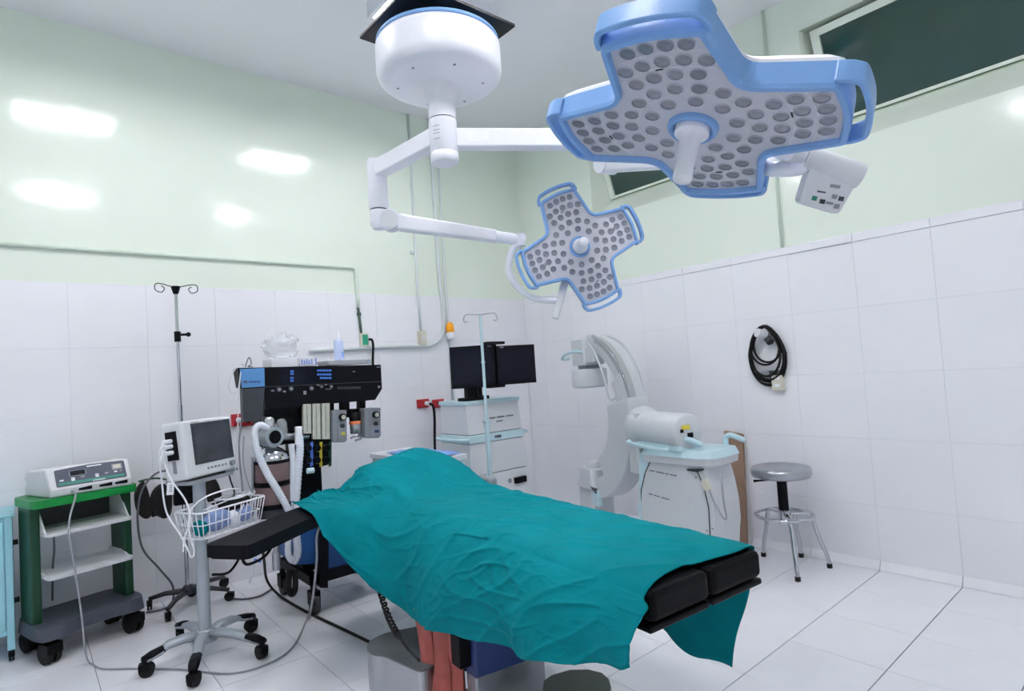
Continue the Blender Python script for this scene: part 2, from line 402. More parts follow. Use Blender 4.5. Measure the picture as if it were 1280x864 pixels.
ar = beam('arm', AX+d1*.055+V3((0, 0, ZA)), E1, .07, .088, M_white, lamp)
pp = AX+d1*.16+V3((0, 0, ZA)); nn = V3((d1.y, -d1.x, 0))
MB().box(pp+nn*.0355, (.10, .002, .05), Matrix((d1, nn, V3((0, 0, 1)))).transposed()).build('arm_label', M_paper, ar)
E2 = PZ(471, 213, 2.462); d2 = (V3((E2.x, E2.y, 0))-AX).normalized()
beam('arm', AX+d2*.055+V3((0, 0, 2.462)), V3((E2.x, E2.y, 2.462)), .075, .085, M_white, lamp)
# elbow of the far head
q = MB(); q.lathe([(.05, 2.515), (.052, 2.50), (.052, 2.25), (.05, 2.247)], (E2.x, E2.y, 0), n=28); el2 = q.build('elbow', M_white, lamp)
MB().lathe([(.048, 2.247), (.048, 2.240)], (E2.x, E2.y, 0), n=24).build('joint_groove', M_dgrey, el2)
J2 = PD(650, 300, 3.15)
S0 = V3((E2.x, E2.y, 2.195)); dj = (J2-S0).normalized()
kn = MB(); kn.lathe([(.05, 2.24), (.051, 2.23), (.051, 2.17), (.035, 2.14)], (E2.x, E2.y, 0), n=28)
side = dj.cross(V3((0, 0, 1))).normalized()
kc = S0+dj*.06
kn.cyl(kc-side*.045, kc+side*.045, .055, n=28); kn.build('knuckle', M_white, lamp, .004)
MB().cyl(kc+side*.044, kc+side*.052, .047, n=28).build('knuckle_cap', M_offw, lamp, .003)
Sa = kc+dj*.05; Sb = J2-dj*.13
q = MB(); M = frame(dj, (0, 0, 1)); ln = (Sb-Sa).length
prof = [(-.036, 0), (-.042, .1), (-.036, .5), (-.03, ln)]
q.prism(round_poly([(-.045, -.042), (.04, -.042), (.04, .042), (-.045, .042)], .014), 0, ln, Sa, M, True, top=round_poly([(-.032, -.034), (.03, -.034), (.03, .034), (-.032, .034)], .012))
q.build('spring_arm', M_white, lamp)
q = MB(); q.cyl(Sb-dj*.01, J2+dj*.03, .03, n=20); q.cyl(J2+V3((0, 0, .03)), J2-V3((0, 0, .035)), .03, n=20); q.build('end_joint', M_white, lamp, .004)

HEADS = {}
def outline(R):
    a, b = .33*R, .43*R; pts = []; rr = []
    base = [((b, b), .10*R), ((.975*R, a), .05*R), ((1.03*R, 0), .3*R), ((.975*R, -a), .05*R)]
    for c_, s_ in ((1, 0), (0, 1), (-1, 0), (0, -1)):
        for (x, y), r in reversed(base): pts.append((x*c_-y*s_, x*s_+y*c_)); rr.append(r)
    return round_poly(pts, rr, 5)
def inside(p, poly):
    x, y = p; r = False; k = len(poly)
    for i in range(k):
        (x0, y0), (x1, y1) = poly[i-1], poly[i]
        if (y0 > y) != (y1 > y) and x < (x1-x0)*(y-y0)/(y1-y0)+x0: r = not r
    return r
def lamp_head(c, nrm, xax, R, lab, wall):
    M = frame(nrm, xax); c = V3(c); P = lambda x, y, z: c+M@V3((x, y, z))
    out = outline(R); inn = offset_poly(out, .055*R); fac = offset_poly(out, .05*R); k = len(out)
    if sum((out[i-1][0]*out[i][1]-out[i][0]*out[i-1][1]) for i in range(k)) < 0: raise RuntimeError
    shell = offset_poly(out, .012*R); top1 = [(x*.93, y*.93) for x, y in shell]; top2 = [(x*.55, y*.55) for x, y in shell]
    q = MB(); vs = []; lev = [(shell, -wall), (shell, -wall-.012), (top1, -wall-.028), (top2, -wall-.05)]
    for pl_, z in lev: vs += [P(x, y, z) for x, y in pl_]
    fs = [(a*k+i, a*k+(i+1) % k, (a+1)*k+(i+1) % k, (a+1)*k+i) for a in range(3) for i in range(k)]
    q.add(vs, fs, False); q.add([P(x, y, -wall-.05) for x, y in top2], [tuple(range(k))]); q.add([P(x, y, -wall) for x, y in shell], [tuple(range(k))])
    head = q.build('lamp_head', M_white, lamp); head['label'] = lab
    q = MB(); e = .010*R
    o2 = offset_poly(out, e)
    rings = [(out, -wall), (out, -.006), (o2, .004), (offset_poly(out, .045*R), .004), (inn, -.006), (inn, -.03)]
    vs = []
    for pl_, z in rings: vs += [P(x, y, z) for x, y in pl_]
    q.add(vs, [(a*k+i, a*k+(i+1) % k, (a+1)*k+(i+1) % k, (a+1)*k+i) for a in range(5) for i in range(k)], False)
    q.build('rim', M_lblue, head)
    fp = MB().prism(fac, -.02, -.010, c, M).build('face_plate', M_bluewh, head)
    for rg in (.40, .68, .82):
        arc = [P(rg*R*math.cos(a*math.pi/48), rg*R*math.sin(a*math.pi/48), -.0095) for a in range(96)]
        seg = []
        for a in range(97):
            t = a % 96; x, y = rg*R*math.cos(t*math.pi/48), rg*R*math.sin(t*math.pi/48)
            if inside((x, y), inn) and a < 96: seg.append(arc[t])
            else:
                if len(seg) > 3: MB().tube(seg, .0016, n=5).build('seam', M_offw, head)
                seg = []
    lr = .051*R
    lm = MB(); lm.lathe([(lr*1.12, 0), (lr*1.12, .002), (lr*1.0, .0024), (lr*.98, .0004), (lr*.55, -.001), (0, -.0012)], n=14)
    ml = mesh_of(lm, M_lens)
    ml.materials.append(M_lensr)
    for p in ml.polygons: p.material_index = 1 if p.index < 28 else 0
    ok = offset_poly(out, .110*R)
    for rg, cnt, ph in ((.31, 10, 0), (.455, 18, .5), (.60, 26, .2), (.735, 34, .5), (.875, 44, .5)):
        for j in range(cnt):
            a = 2*math.pi*(j+ph)/cnt
            x, y = rg*R*math.cos(a), rg*R*math.sin(a)
            if not inside((x, y), ok): continue
            m4 = M.to_4x4(); m4.translation = P(x, y, -.0098); link_copy(ml, 'lens', head, m4)
    for k4 in range(4):
        a = k4*math.pi/2; cs, sn = math.cos(a), math.sin(a)
        loop = [(.93*R, .345*R), (1.0*R, .335*R), (1.05*R, .31*R), (1.08*R, .27*R), (1.105*R, .12*R), (1.11*R, 0), (1.105*R, -.12*R), (1.08*R, -.27*R), (1.05*R, -.31*R), (1.0*R, -.335*R), (.93*R, -.345*R)]
        pts = spline([P(x*cs-y*sn, x*sn+y*cs, -wall*.5) for x, y in loop], 4)
        MB().tube(pts, 0, rect=(wall*.42, .0075), up=M.col[2]).build('handle_loop', M_lblue, head, .004)
        # small black slot between the lens rows
        p = P(.67*R*math.cos(a+.06), .67*R*math.sin(a+.06), -.0085); MB().box(p, (.004, .018, .002), M@Matrix.Rotation(a+.06, 3, 'Z')).build('slot', M_black, head)
    MB().lathe([(.125*R, -.012), (.135*R, .0), (.16*R, .008), (.18*R, .0), (.185*R, -.012)], c, M, n=36).build('hub_ring', M_lblue, head)
    MB().lathe([(.125*R, -.012), (.125*R, .012), (.115*R, .016), (0, .017)], c, M, n=32).build('hub', M_white, head)
    MB().lathe([(.040, .012), (.030, .022), (.026, .04), (.024, .10), (.025, .135), (.022, .145), (0, .147)], c, M, n=24).build('grip', M_white, head)
    return head, M, P
h1, M1, P1 = lamp_head((1.363, .823, 1.937), (-.295, .112, -.949), (.266, -.944, -.195), .36, 'large cross-shaped lamp head seen from below', .06)
h2, M2, P2 = lamp_head((2.228, 2.038, 1.954), (-.622, -.782, -.038), (.726, -.595, .346), .30, 'smaller cross-shaped lamp head facing the camera', .05)
# yoke of the far head
K2 = PD(697, 376, 3.08)
bk = P2(0, 0, -.11)
q = MB(); q.tube(spline([J2-V3((0, 0, .03)), PD(641, 312, 3.15), PD(636, 338, 3.14), PD(648, 360, 3.12), PD(668, 373, 3.1), K2], 6), .018, n=12); q.build('yoke', M_white, lamp)
g0, g1 = PD(707, 350, 3.10), PD(694, 398, 3.04)
q = MB(); M = frame(g1-g0, V3(ray((697, 376)))); q.prism(round_poly([(-.02, -.022), (.02, -.022), (.02, .022), (-.02, .022)], .01), 0, (g1-g0).length, g0, M, False, top=round_poly([(-.014, -.016), (.014, -.016), (.014, .016), (-.014, .016)], .008)); q.build('control_handle', M_offw, lamp, .003)
q = MB(); q.tube(spline([PD(707, 350, 3.10), PD(716, 330, 3.14), bk], 5), .024, n=12); q.build('head_joint', M_white, lamp)
# elbow, spring arm, yoke and control box of the near head
q = MB(); q.lathe([(.05, ZA+.05), (.053, ZA+.04), (.053, ZA-.10), (.045, ZA-.115)], (E1.x, E1.y, 0), n=28); q.build('elbow', M_white, lamp)
T1 = PD(1000, 190, 1.92)
s0 = V3((E1.x, E1.y, ZA-.12)); dd = (T1-s0).normalized()
kc1 = s0+dd*.03; sd = dd.cross(V3((0, 0, 1))).normalized()
MB().cyl(kc1-sd*.045, kc1+sd*.045, .05, n=28).build('knuckle', M_white, lamp, .004)
q = MB(); q.prism(round_poly([(-.042, -.04), (.04, -.04), (.04, .04), (-.042, .04)], .014), 0, (T1-s0).length-.09, s0+dd*.04, frame(dd, (0, 0, 1)), True, top=round_poly([(-.03, -.032), (.03, -.032), (.03, .032), (-.03, .032)], .012)); q.build('spring_arm', M_white, lamp)
q = MB(); q.cyl(T1-dd*.06, T1+dd*.02, .03, n=20); q.sphere(T1, .034); q.build('end_joint', M_white, lamp)
DK = 1.62
q = MB(); q.tube(spline([T1, PD(975, 200, 1.85), PD(950, 207, 1.78), PD(965, 211, DK+.05), PD(990, 211, DK+.02), PD(1008, 207, DK)], 6), .022, n=12); q.build('yoke', M_white, lamp)
k0, k1 = PD(1006, 197, DK), PD(1076, 220, DK-.02)
ax_ = (k1-k0).normalized()
q = MB(); q.cyl(k0-ax_*.045, k0, .026, n=24); q.cyl(k0+ax_*.002, k1, .034, n=28); q.build('swivel', M_offw, lamp, .004)
q = MB(); hj = P1(0, 0, -.1); q.tube(spline([k0-ax_*.04, (k0-ax_*.12)*.6+hj*.4, hj], 5), .028, n=12); q.build('head_joint', M_white, lamp)
cb = [PD(1013, 204, DK-.02), PD(1080, 214, DK-.035), PD(1050, 270, DK-.0), PD(997, 254, DK+.015)]
nb = (cb[1]-cb[0]).cross(cb[3]-cb[0]).normalized(); 
if nb.dot(CAM-cb[0]) < 0: nb = -nb
ox = (cb[1]-cb[0]).normalized(); oy = nb.cross(ox); Mb = Matrix((ox, oy, nb)).transposed(); cc = (cb[0]+cb[1]+cb[2]+cb[3])/4
lp = [((p-cc).dot(ox), (p-cc).dot(oy)) for p in cb]
if sum(lp[i-1][0]*lp[i][1]-lp[i][0]*lp[i-1][1] for i in range(4)) < 0: lp = lp[::-1]
rp = round_poly(lp, .014)
box = MB().prism(rp, -.04, 0, cc, Mb, False, top=offset_poly(rp, .003)).build('control_box', M_offw, lamp, .003)
def onbox(px, py): p = PL(px, py, cc+nb*.001, nb); return p
for (px, py, w_, h_, m_) in ((1044, 233, .026, .009, M_mgrey), (1027, 240, .022, .004, M_ink), (1043, 246, .014, .012, M_mgrey), (1051.5, 248.5, .014, .012, M_ink), (1018, 248, .013, .012, M_pgreen), (1028, 252, .014, .012, M_dgrey), (1037, 254, .019, .007, M_mgrey), (1046, 258, .014, .013, M_mgrey)):
    MB().box(onbox(px, py), (w_, h_, .0015), Mb).build('button', m_, box)

# ================================================================ OPERATING TABLE
TU, TV, TF = V3((.089, .996, 0)).normalized(), V3((.996, -.089, 0)).normalized(), V3((1.467, .936, 0))
def T(u, v, z): return TF+TU*u+TV*v+V3((0, 0, z))
MT = Matrix((TV, TU, V3((0, 0, 1)))).transposed()
tb = thing('operating_table', 'operating table on a steel pedestal with split black leg pads', 'operating table', T(1.0, 0, 0))
def cushion(name, u0, u1, v0, v1, z0, z1, bev=.018, slope=0, m=None):
    q = MB(); vs = []
    for uu, dz in ((u0, 0), (u1, slope)):
        for vv in (v0, v1):
            for zz in (z0, z1): vs.append(T(uu, vv, zz+dz))
    q.add(vs, [(0, 1, 3, 2), (4, 6, 7, 5), (0, 4, 5, 1), (2, 3, 7, 6), (0, 2, 6, 4), (1, 5, 7, 3)])
    return q.build(name, m or M_vinyl, tb, bev, 3)
cushion('leg_pad', .0, .60, -.245, -.006, .665, .745); cushion('leg_pad', .0, .60, .006, .245, .665, .745)
for v0, v1 in ((-.25, -.008), (.008, .25)):
    cushion('leg_plate', .006, .60, v0, v1, .640, .658, .006, m=M_black)
cushion('seat_pad', .61, 1.30, -.245, .245, .665, .745)
cushion('back_pad', 1.31, 1.78, -.235, .235, .655, .735, slope=.045)
cushion('head_pad', 1.80, 2.04, -.18, .19, .73, .81, slope=.02)
cushion('frame', .55, 1.80, -.20, .20, .60, .655, .01, m=M_steel)
for vv in (-.265, .265): MB().box(T(1.0, vv, .645), (.012, 1.5, .03), MT).build('side_rail', M_chrome, tb, .002)
# pedestal: column and floor base
ZB = .17
c0, c1 = PZ(595, 849, ZB), PZ(681, 818, ZB)
cu = TU*.42
def pr(poly, z0, z1): return MB().prism([(p.x, p.y) for p in poly], z0, z1)
colp = [c0, c1, c1+cu, c0+cu]
pr(colp, 0.0, ZB).build('column_foot', M_steel, tb, .008)
pr([p+(sum(colp, V3())/4-p)*.01 for p in colp], ZB, .60).build('column_cover', M_navyd, tb, .01)
q = MB(); pc = PL(587, 813, c0, TV); q.box(c0+TU*.06-TV*.026+V3((0, 0, .10)), (.05, .07, .12), MT); q.build('control_socket', M_black, tb, .004)
MB().cyl(c0+TU*.02-TV*.03+V3((0, 0, .035)), c0+TU*.02-TV*.03+V3((0, 0, -.03)), .006, n=8).build('clip', M_chrome, tb)
lobe = [PZ(x, y, ZB) for x, y in ((480, 820), (466, 819), (458, 812), (460, 804), (470, 797), (485, 791), (522, 784), (575, 776), (605, 800), (526, 841))]
lb2 = round_poly([(p.x, p.y) for p in lobe], .03)
q = MB().prism(lb2, 0, ZB-.004); q.build('base_foot', M_steel, tb)
MB().prism(lb2, ZB-.004, ZB+.003).build('base_cover', M_dtop, tb)
lobe = [PZ(x, y, ZB) for x, y in ((680, 852), (690, 845), (712, 838.5), (735, 838), (752, 842), (761, 850), (764, 860), (755, 880), (720, 892), (690, 890), (678, 868))]
lb2 = [(p.x, p.y) for p in lobe]
MB().prism(lb2, 0, ZB-.004).build('base_foot', M_steel, tb)
MB().prism(lb2, ZB-.004, ZB+.003).build('base_cover', M_olive, tb)
# grey pad on the far rail
pz = PL(609, 601, T(1.5, .33, 0), TV); MB().box(pz-V3((0, 0, .01)), (.06, .13, .07), MT).build('rail_pad', M_mgrey, tb, .02, 3)
# arm board
a0, a1 = V3((.60, 2.50, 0)), V3((1.08, 2.80, 0)); da = V3((a1.x-a0.x, a1.y-a0.y, 0)).normalized()
bd = [PZ(x, y, .725) for x, y in ((263, 678), (302, 686), (405, 641), (369, 635))]
dl = ((bd[2]-bd[1])+(bd[3]-bd[0])).normalized(); wv = V3((-dl.y, dl.x, 0))
bc = (bd[0]+bd[1])/2; hw = .5*abs((bd[0]-bd[1]).dot(wv))
hw = max(.085, min(.12, hw))
Mb2 = Matrix((dl, wv, V3((0, 0, 1)))).transposed()
arm = MB().prism(round_poly([(0, -hw), (.62, -hw), (.62, hw), (0, hw)], .03), -.05, 0, bc, Mb2).build('arm_board', M_vinyl, tb, .014, 3)
MB().prism(round_poly([(.01, -hw+.01), (.62, -hw+.01), (.62, hw-.01), (.01, hw-.01)], .03), -.058, -.05, bc, Mb2).build('arm_board_plate', M_black, arm)
q = MB(); q.tube(spline([bc+Mb2@V3((.05, -.03, -.06)), bc+Mb2@V3((.08, -.03, -.10)), bc+Mb2@V3((.2, -.02, -.105)), bc+Mb2@V3((.27, -.02, -.06))], 6), .006, n=8); q.tube(spline([bc+Mb2@V3((-.04, .03, -.10)), bc+Mb2@V3((.05, .03, -.12)), bc+Mb2@V3((.12, .02, -.06))], 6), .005, n=8); q.build('arm_board_lever', M_black, arm)
MB().cyl(bc+Mb2@V3((.56, 0, -.06)), T(1.8, -.26, .645), .012, n=10).build('arm_board_bracket', M_steel, arm)
# ---- drape
HEM = [(0, -.335, .615), (.06, -.335, .575), (.29, -.34, .50), (.49, -.345, .455), (.85, -.345, .39), (1.10, -.35, .35), (1.28, -.36, .335), (1.45, -.41, .40), (1.58, -.49, .51), (1.66, -.57, .64), (1.72, -.60, .733), (2.06, -.60, .733), (2.2, -.52, .70)]
def ztop(u, v):
    z = .757+.10*S((u-1.42)/.62)
    z += .085*math.exp(-((u-1.90)/.21)**2)*math.exp(-((v-.02)/.17)**2)
    z += .018*math.exp(-((u-1.62)/.07)**2)*S((.2-v)/.3)*.5
    return z-.16*S((u-2.08)/.16)
NU, N1, N2, N3 = 300, 20, 80, 90
vs = []; NV = N1+N2+N3
def fold(x, y, a): return noise.noise(V3((x, y, a)))
for i in range(NU+1):
    t = i/NU
    for j in range(NV+1):
        u = .03+2.17*t
        vh, zh = interp(u, HEM)
        ze = ztop(u, -.25); onarm = S((u-1.60)/.12)
        if j < N1:                       # far side, hem up to the edge
            s = j/N1; zf = ztop(u, .25); hz = .335+.05*S((u-.1)/.6)+.012*math.sin(u*17)
            v = .266-.02*(1-s)*(1+.5*math.sin(u*11)); z = hz+(zf-.02-hz)*s; u = u+(1-t)**10*.11*(1-s)
            if s > .9: v = .266
            nrm = V3((1, 0, 0)); nv = (z, u)
        elif j <= N1+N2:                 # top
            s = (j-N1)/N2; v = .262-.512*s; z = ztop(u, v)
            ed = min(abs(v-.262), abs(v+.25)); z -= .02*math.exp(-ed/.018)
            nrm = V3((0, 0, 1)); nv = (v, u)
        else:                            # near side down to the hem
            s = (j-N1-N2)/N3
            # hanging part
            bul = math.sin(math.pi*min(1, s*1.1))*.03
            va = -.25-(abs(vh)-.25)*(1-(1-s)**2)-bul*.4; za = ze-.02+(zh-ze+.02)*(s**1.25)
            # part lying over the arm board
            vb = -.25+(vh+.25)*s; zb = .735+(ze-.02-.735)*max(0, 1-s/.38)**1.7
            if s > .38: zb = .735+(zh-.735)*S((s-.7)/.3)
            v = va+(vb-va)*onarm; z = za+(zb-za)*onarm
            nrm = V3((-.9, 0, .3*(1-s)+onarm*.9)); nv = (-.25-s*.45, u)
        # wrinkles
        p = nv[0]; amp = 1.0
        d_ = .0
        d_ += .011*fold(u*3.2+p*2.5, p*5.5-u*2.1, 1.3)
        r1 = 1-abs(fold(u*4.1+p*4.5, p*3.0-u*1.2, 7.7))*2.2; d_ += .011*max(0, r1)**4
        r2 = 1-abs(fold(u*7+p*4, p*8-u*3, 3.1))*2.6; d_ += .007*max(0, r2)**5*S(.6+fold(u*2, p*2, 9.))
        r3 = 1-abs(fold(u*2.2-p*6, p*8+u*3, 12.4))*2.6; d_ += .011*max(0, r3)**6*S(.5+fold(u*1.7, p*3, 4.)*1.5)
        r4 = 1-abs(fold(u*13-p*5, p*15+u*6, 22.4))*2.6; d_ += .004*max(0, r4)**4*S(.3+fold(u*2.3, p*4, 14.)*1.8)
        if j > N1+N2:
            s = (j-N1-N2)/N3
            d_ += .020*s*math.sin(u*12.5+2.2*math.sin(u*3)+s*1.5)*(1-onarm)*(.4+.6*S((1.6-u)/.5)) + .014*s*fold(u*7, s*.7, 5.)
        if j < N1: d_ = d_*.5+.008*math.sin(u*15)
        fe = 1-.5*S((.12-u)/.1)
        # ragged foot edge
        uu = u+(1-t)**14*(.03*fold(v*6, z*5, 2.)+(-.035 if j > N1+N2 else 0)*S((j-N1-N2)/14))
        if N1-2 <= j <= N1+N2: d_ = abs(d_)*.75+.003
        vs.append(T(uu, v, z)+(TV*nrm.x+V3((0, 0, nrm.z)))*d_*fe)
q = MB(); W_ = NV+1
q.add(vs, [(i*W_+j, i*W_+j+1, (i+1)*W_+j+1, (i+1)*W_+j) for i in range(NU) for j in range(NV)], True)
dr = q.build('surgical_drape', M_teal, None); tag(dr, 'rumpled teal cloth drape spread over the operating table', 'drape')
sm = dr.modifiers.new('thickness', 'SOLIDIFY'); sm.thickness = .003; sm.offset = -1
# ---- brick red straps hanging by the pedestal
st = thing('table_strap', 'three brick-red leather straps hanging side by side under the drape', 'strap', T(1.15, -.31, 0))
for k, (xa, xb) in enumerate(((517, 536), (536, 555), (555, 574))):
    q = MB(); rows = []
    for r in range(13):
        y = 760+r*11; t = r/12
        sh = 13*t+3*math.sin(t*3+k)
        o = T(1.15, -.325+.012*math.sin(t*5+k*2), 0)
        p0, p1 = PL(xa+sh-(.5 if k else 0), y+k*4, o, TV+TU*.5), PL(xb+sh-.5, y+k*4+2, o, TV+TU*.5); rows.append((p0, p1))
    nrm = (TV+TU*.5).normalized(); vs = []
    for p0, p1 in rows:
        m_ = (p0+p1)/2-nrm*.010; e0 = p0-nrm*.004+(p1-p0)*.08; e1 = p1-nrm*.004+(p0-p1)*.08
        vs += [p0+nrm*.004, p0-nrm*.001, e0-nrm*.003, m_, e1-nrm*.003, p1-nrm*.001, p1+nrm*.004]
    q.add(vs, [(r*7+j, r*7+(j+1) % 7, r*7+7+(j+1) % 7, r*7+7+j) for r in range(12) for j in range(7)]+[tuple(range(7)), tuple(range(84, 91))], True)
    q.build('strap_band', M_red, st)

# ================================================================ LEFT SIDE: CABINET, CART, STANDS
def caster(root, p, r, name='caster', wdt=.03, ang=0.0, m=None):
    """twin wheel caster standing on the floor at p"""
    p = V3(p); d = V3((math.cos(ang), math.sin(ang), 0)); q = MB()
    for s in (-1, 1): q.cyl(p+d*(s*wdt*.12)+V3((0, 0, r)), p+d*(s*wdt*.5)+V3((0, 0, r)), r, n=18)
    q.cyl(p-d*wdt*.2+V3((0, 0, r)), p+d*wdt*.2+V3((0, 0, r)), r*.35, n=10)
    o = q.build(name, m or M_rubber, root, .003)
    e = V3((-d.y, d.x, 0))
    MB().prism(round_poly([(-r*1.02, -wdt*.6), (r*.5, -wdt*.6), (r*.5, wdt*.6), (-r*1.02, wdt*.6)], .006), r*1.05, r*1.9, p, Matrix((e, d*-1, V3((0, 0, 1)))).transposed()).build('caster_hood', M_black, o, .003)
    return o
# turquoise cabinet cut by the left edge
cab = thing('medicine_cabinet', 'turquoise enamelled metal cabinet on small casters at left edge', 'cabinet', (-.25, 4.25, 0))
x0, x1, y0, y1 = -.54, -.046, 4.09, 4.40
MB().bb((x0, y0+.012, .13), (x1, y1, .74)).build('body', M_turq, cab, .006)
MB().bb((x0-.01, y0-.005, .74), (x1+.012, y1, .757)).build('top', M_turq, cab, .004)
dr_ = MB().bb((x0+.03, y0, .16), (x1-.035, y0+.012, .71)).build('door', M_turq, cab, .004)
MB().bb((x1-.10, y0-.025, .42), (x1-.085, y0, .50)).build('handle', M_chrome, dr_, .003)
for xx in (x0+.02, x1-.016):
    for yy in (y0+.02, y1-.02):
        MB().bb((xx-.016, yy-.016, .055), (xx+.016, yy+.016, .74 if yy < 4.2 else .2)).build('leg', M_turq, cab, .003)
        caster(cab, (xx, yy, 0), .025, wdt=.022)
for zz in (.30, .60): MB().cyl((x1-.004, y0+.03, zz), (x1+.022, y0+.03, zz), .014, n=10).build('hinge_knob', M_black, cab)

# green cart
ct = thing('equipment_cart', 'green equipment cart with two white shelves and slate base', 'cart', (.232, 4.10, 0), math.radians(15))
l = L(ct); R8 = l.r
MB().prism(round_poly([(-.245, -.17), (.245, -.17), (.245, .18), (-.245, .18)], [.06, .05, .08, .08], 6), .785, .825, l(0, 0, 0), R8).build('top', M_green, ct, .012, 3)
for sx in (-1, 1):
    MB().prism(round_poly([(sx*.215-.022, -.08), (sx*.215+.022, -.08), (sx*.215+.022, .10), (sx*.215-.022, .10)], .01), .19, .79, l(0, 0, 0), R8).build('upright', M_dgreen, ct, .004)
def shelf(z, back, nm):
    s_ = MB().prism(round_poly([(-.195, -.19), (.20, -.19), (.20, .12), (-.195, .12)], [.03, .03, .01, .01]), z, z+.016, l(0, 0, 0), R8).build(nm, M_offw, ct, .004)
    for sx in (-.195, .19):
        q = MB(); q.add([l(sx, -.15, z+.01), l(sx, .12, z+.01), l(sx, .12, z+back), l(sx, -.03, z+back)], [(0, 1, 2, 3)]); q.add([l(sx+.008, -.15, z+.01), l(sx+.008, .12, z+.01), l(sx+.008, .12, z+back), l(sx+.008, -.03, z+back)], [(3, 2, 1, 0)])
        q.add([l(sx, -.15, z+.01), l(sx+.008, -.15, z+.01), l(sx+.008, -.03, z+back), l(sx, -.03, z+back)], [(0, 1, 2, 3)])
        q.build('shelf_side', M_offw, s_)
    return s_
sh = shelf(.635, .145, 'shelf'); MB().box(l(0, .10, .715), (.385, .01, .14), R8).build('back_panel', M_dgrey, ct)
shelf(.415, .04, 'shelf')
bp = round_poly([(-.25, -.13), (-.23, -.21), (-.12, -.21), (-.06, -.17), (.10, -.17), (.16, -.20), (.24, -.20), (.265, -.12), (.265, .12), (.2, .17), (-.2, .17), (-.25, .12)], .03)
bs_ = MB().prism(bp, .125, .19, l(0, 0, 0), R8, top=[(x*.97, y*.97) for x, y in bp]).build('base', M_slate, ct, .012, 3)
for px, py in ((-.19, -.15), (.20, -.14), (-.19, .13), (.20, .13)):
    caster(ct, l(px, py, 0), .054, wdt=.06, ang=math.radians(25))
# cable hanging inside the cart
q = MB(); q.tube(spline([l(-.13, -.06, .63), l(-.125, -.04, .53), l(-.12, 0, .45), l(-.11, .06, .25)], 6), .005, n=6); q.build('cable', M_cordd, ct)

# electrosurgical unit on the cart
eu = thing('electrosurgical_unit', 'white electrosurgical generator with dark display panel on green cart', 'medical device', l(.03, -.01, .825), math.radians(12))
k = L(eu); R_ = k.r
prof = [(-.145, 0), (.13, 0), (.15, .03), (.13, .07), (.15, .10), (.12, .135), (-.095, .148), (-.15, .04)]    # (depth, z)
q = MB(); n = len(prof); vs = [k(x-(.04*(y+.15)/.3 if x < 0 else 0), y, z) for x in (-.19, .19) for y, z in prof]
q.add(vs, [(i, (i+1) % n, n+(i+1) % n, n+i) for i in range(n)]+[tuple(range(n)), tuple(range(2*n-1, n-1, -1))]); bod = q.build('body', M_offw, eu, .010, 3)
f0, f1 = V3((0, -.15, .04)), V3((0, -.095, .148)); fd = (f1-f0).normalized(); fn = V3((0, fd.z, -fd.y))*-1
if fn.y > 0: fn = -fn
Mf = R_ @ Matrix((V3((1, 0, 0)), fd, fn)).transposed()
def onp(x, s, e=.001): p = f0+fd*s+fn*e; return k(x, p.y, p.z)
pan = MB().prism(round_poly([(-.16, .012), (.165, .012), (.165, .112), (.0, .118), (-.16, .108)], .008), 0, .002, k(0, f0.y, f0.z), Mf).build('display_panel', M_panel, eu)
MB().box(onp(.002, .026, .0028), (.306, .014, .0015), Mf).build('green_stripe', M_pgreen, pan)
for x, s, wd, hg, m_ in ((-.06, .078, .075, .032, M_mgrey), (-.06, .078, .068, .026, M_screen), (.045, .078, .075, .036, M_ink), (.045, .08, .062, .026, M_panel), (.125, .08, .05, .034, M_mgrey), (.125, .082, .036, .02, M_flow), (-.085, .05, .016, .008, M_paper), (-.085, .04, .016, .008, M_paper), (-.04, .052, .018, .008, M_mgrey), (.025, .052, .016, .007, M_paper), (.025, .042, .016, .008, M_paper), (.07, .052, .018, .008, M_mgrey), (.115, .052, .016, .007, M_paper), (.14, .052, .014, .007, M_mgrey), (-.135, .046, .018, .008, M_paper), (-.135, .07, .014, .008, M_dgrey), (.02, .106, .07, .006, M_paper), (.03, .02, .06, .004, M_paper)):
    MB().box(onp(x, s, .003+(.001 if m_ in (M_screen, M_panel, M_flow) else 0)), (wd, hg, .0018), Mf).build('button' if wd < .03 else ('display' if hg > .015 else 'lettering'), m_, pan)
for x in (-.035, .06, .135):
    q = MB(); c_ = k(x, -.148, .026); M_ = R_ @ Matrix(((1, 0, 0), (0, 0, -1), (0, 1, 0)))
    q.prism(round_poly([(-.032, -.006), (.0, -.008), (.03, -.010), (.03, .010), (.0, .007), (-.032, .004)], .006), -.004, .0035, c_, M_)
    q.build('socket', M_black, bod)
# its cord
P_ = lambda x, y, z: PZ(x, y, z)
def cable(name, label, pts, r, m, group=None, n=8):
    q = MB(); q.tube([V3((p.x, p.y, max(p.z, r+.0005))) for p in spline(pts, 8)], r, n=n); o = q.build(name, m, None); tag(o, label, 'cable', group); return o
cable('power_cord', 'thin grey cord hanging from the white generator down to the floor', [k(-.10, -.155, .02), k(-.095, -.20, .0), PY(86, 660, 3.74), PY(95, 720, 3.72), PY(102, 770, 3.68), PY(106, 810, 3.64), PZ(112, 829, .006), PZ(128, 836, .006), PZ(165, 836, .006), PZ(225, 837, .006), PZ(285, 842, .006), PZ(330, 832, .006), PZ(365, 810, .006), PZ(383, 775, .006), PZ(387, 760, .02)], .0045, M_cordg)

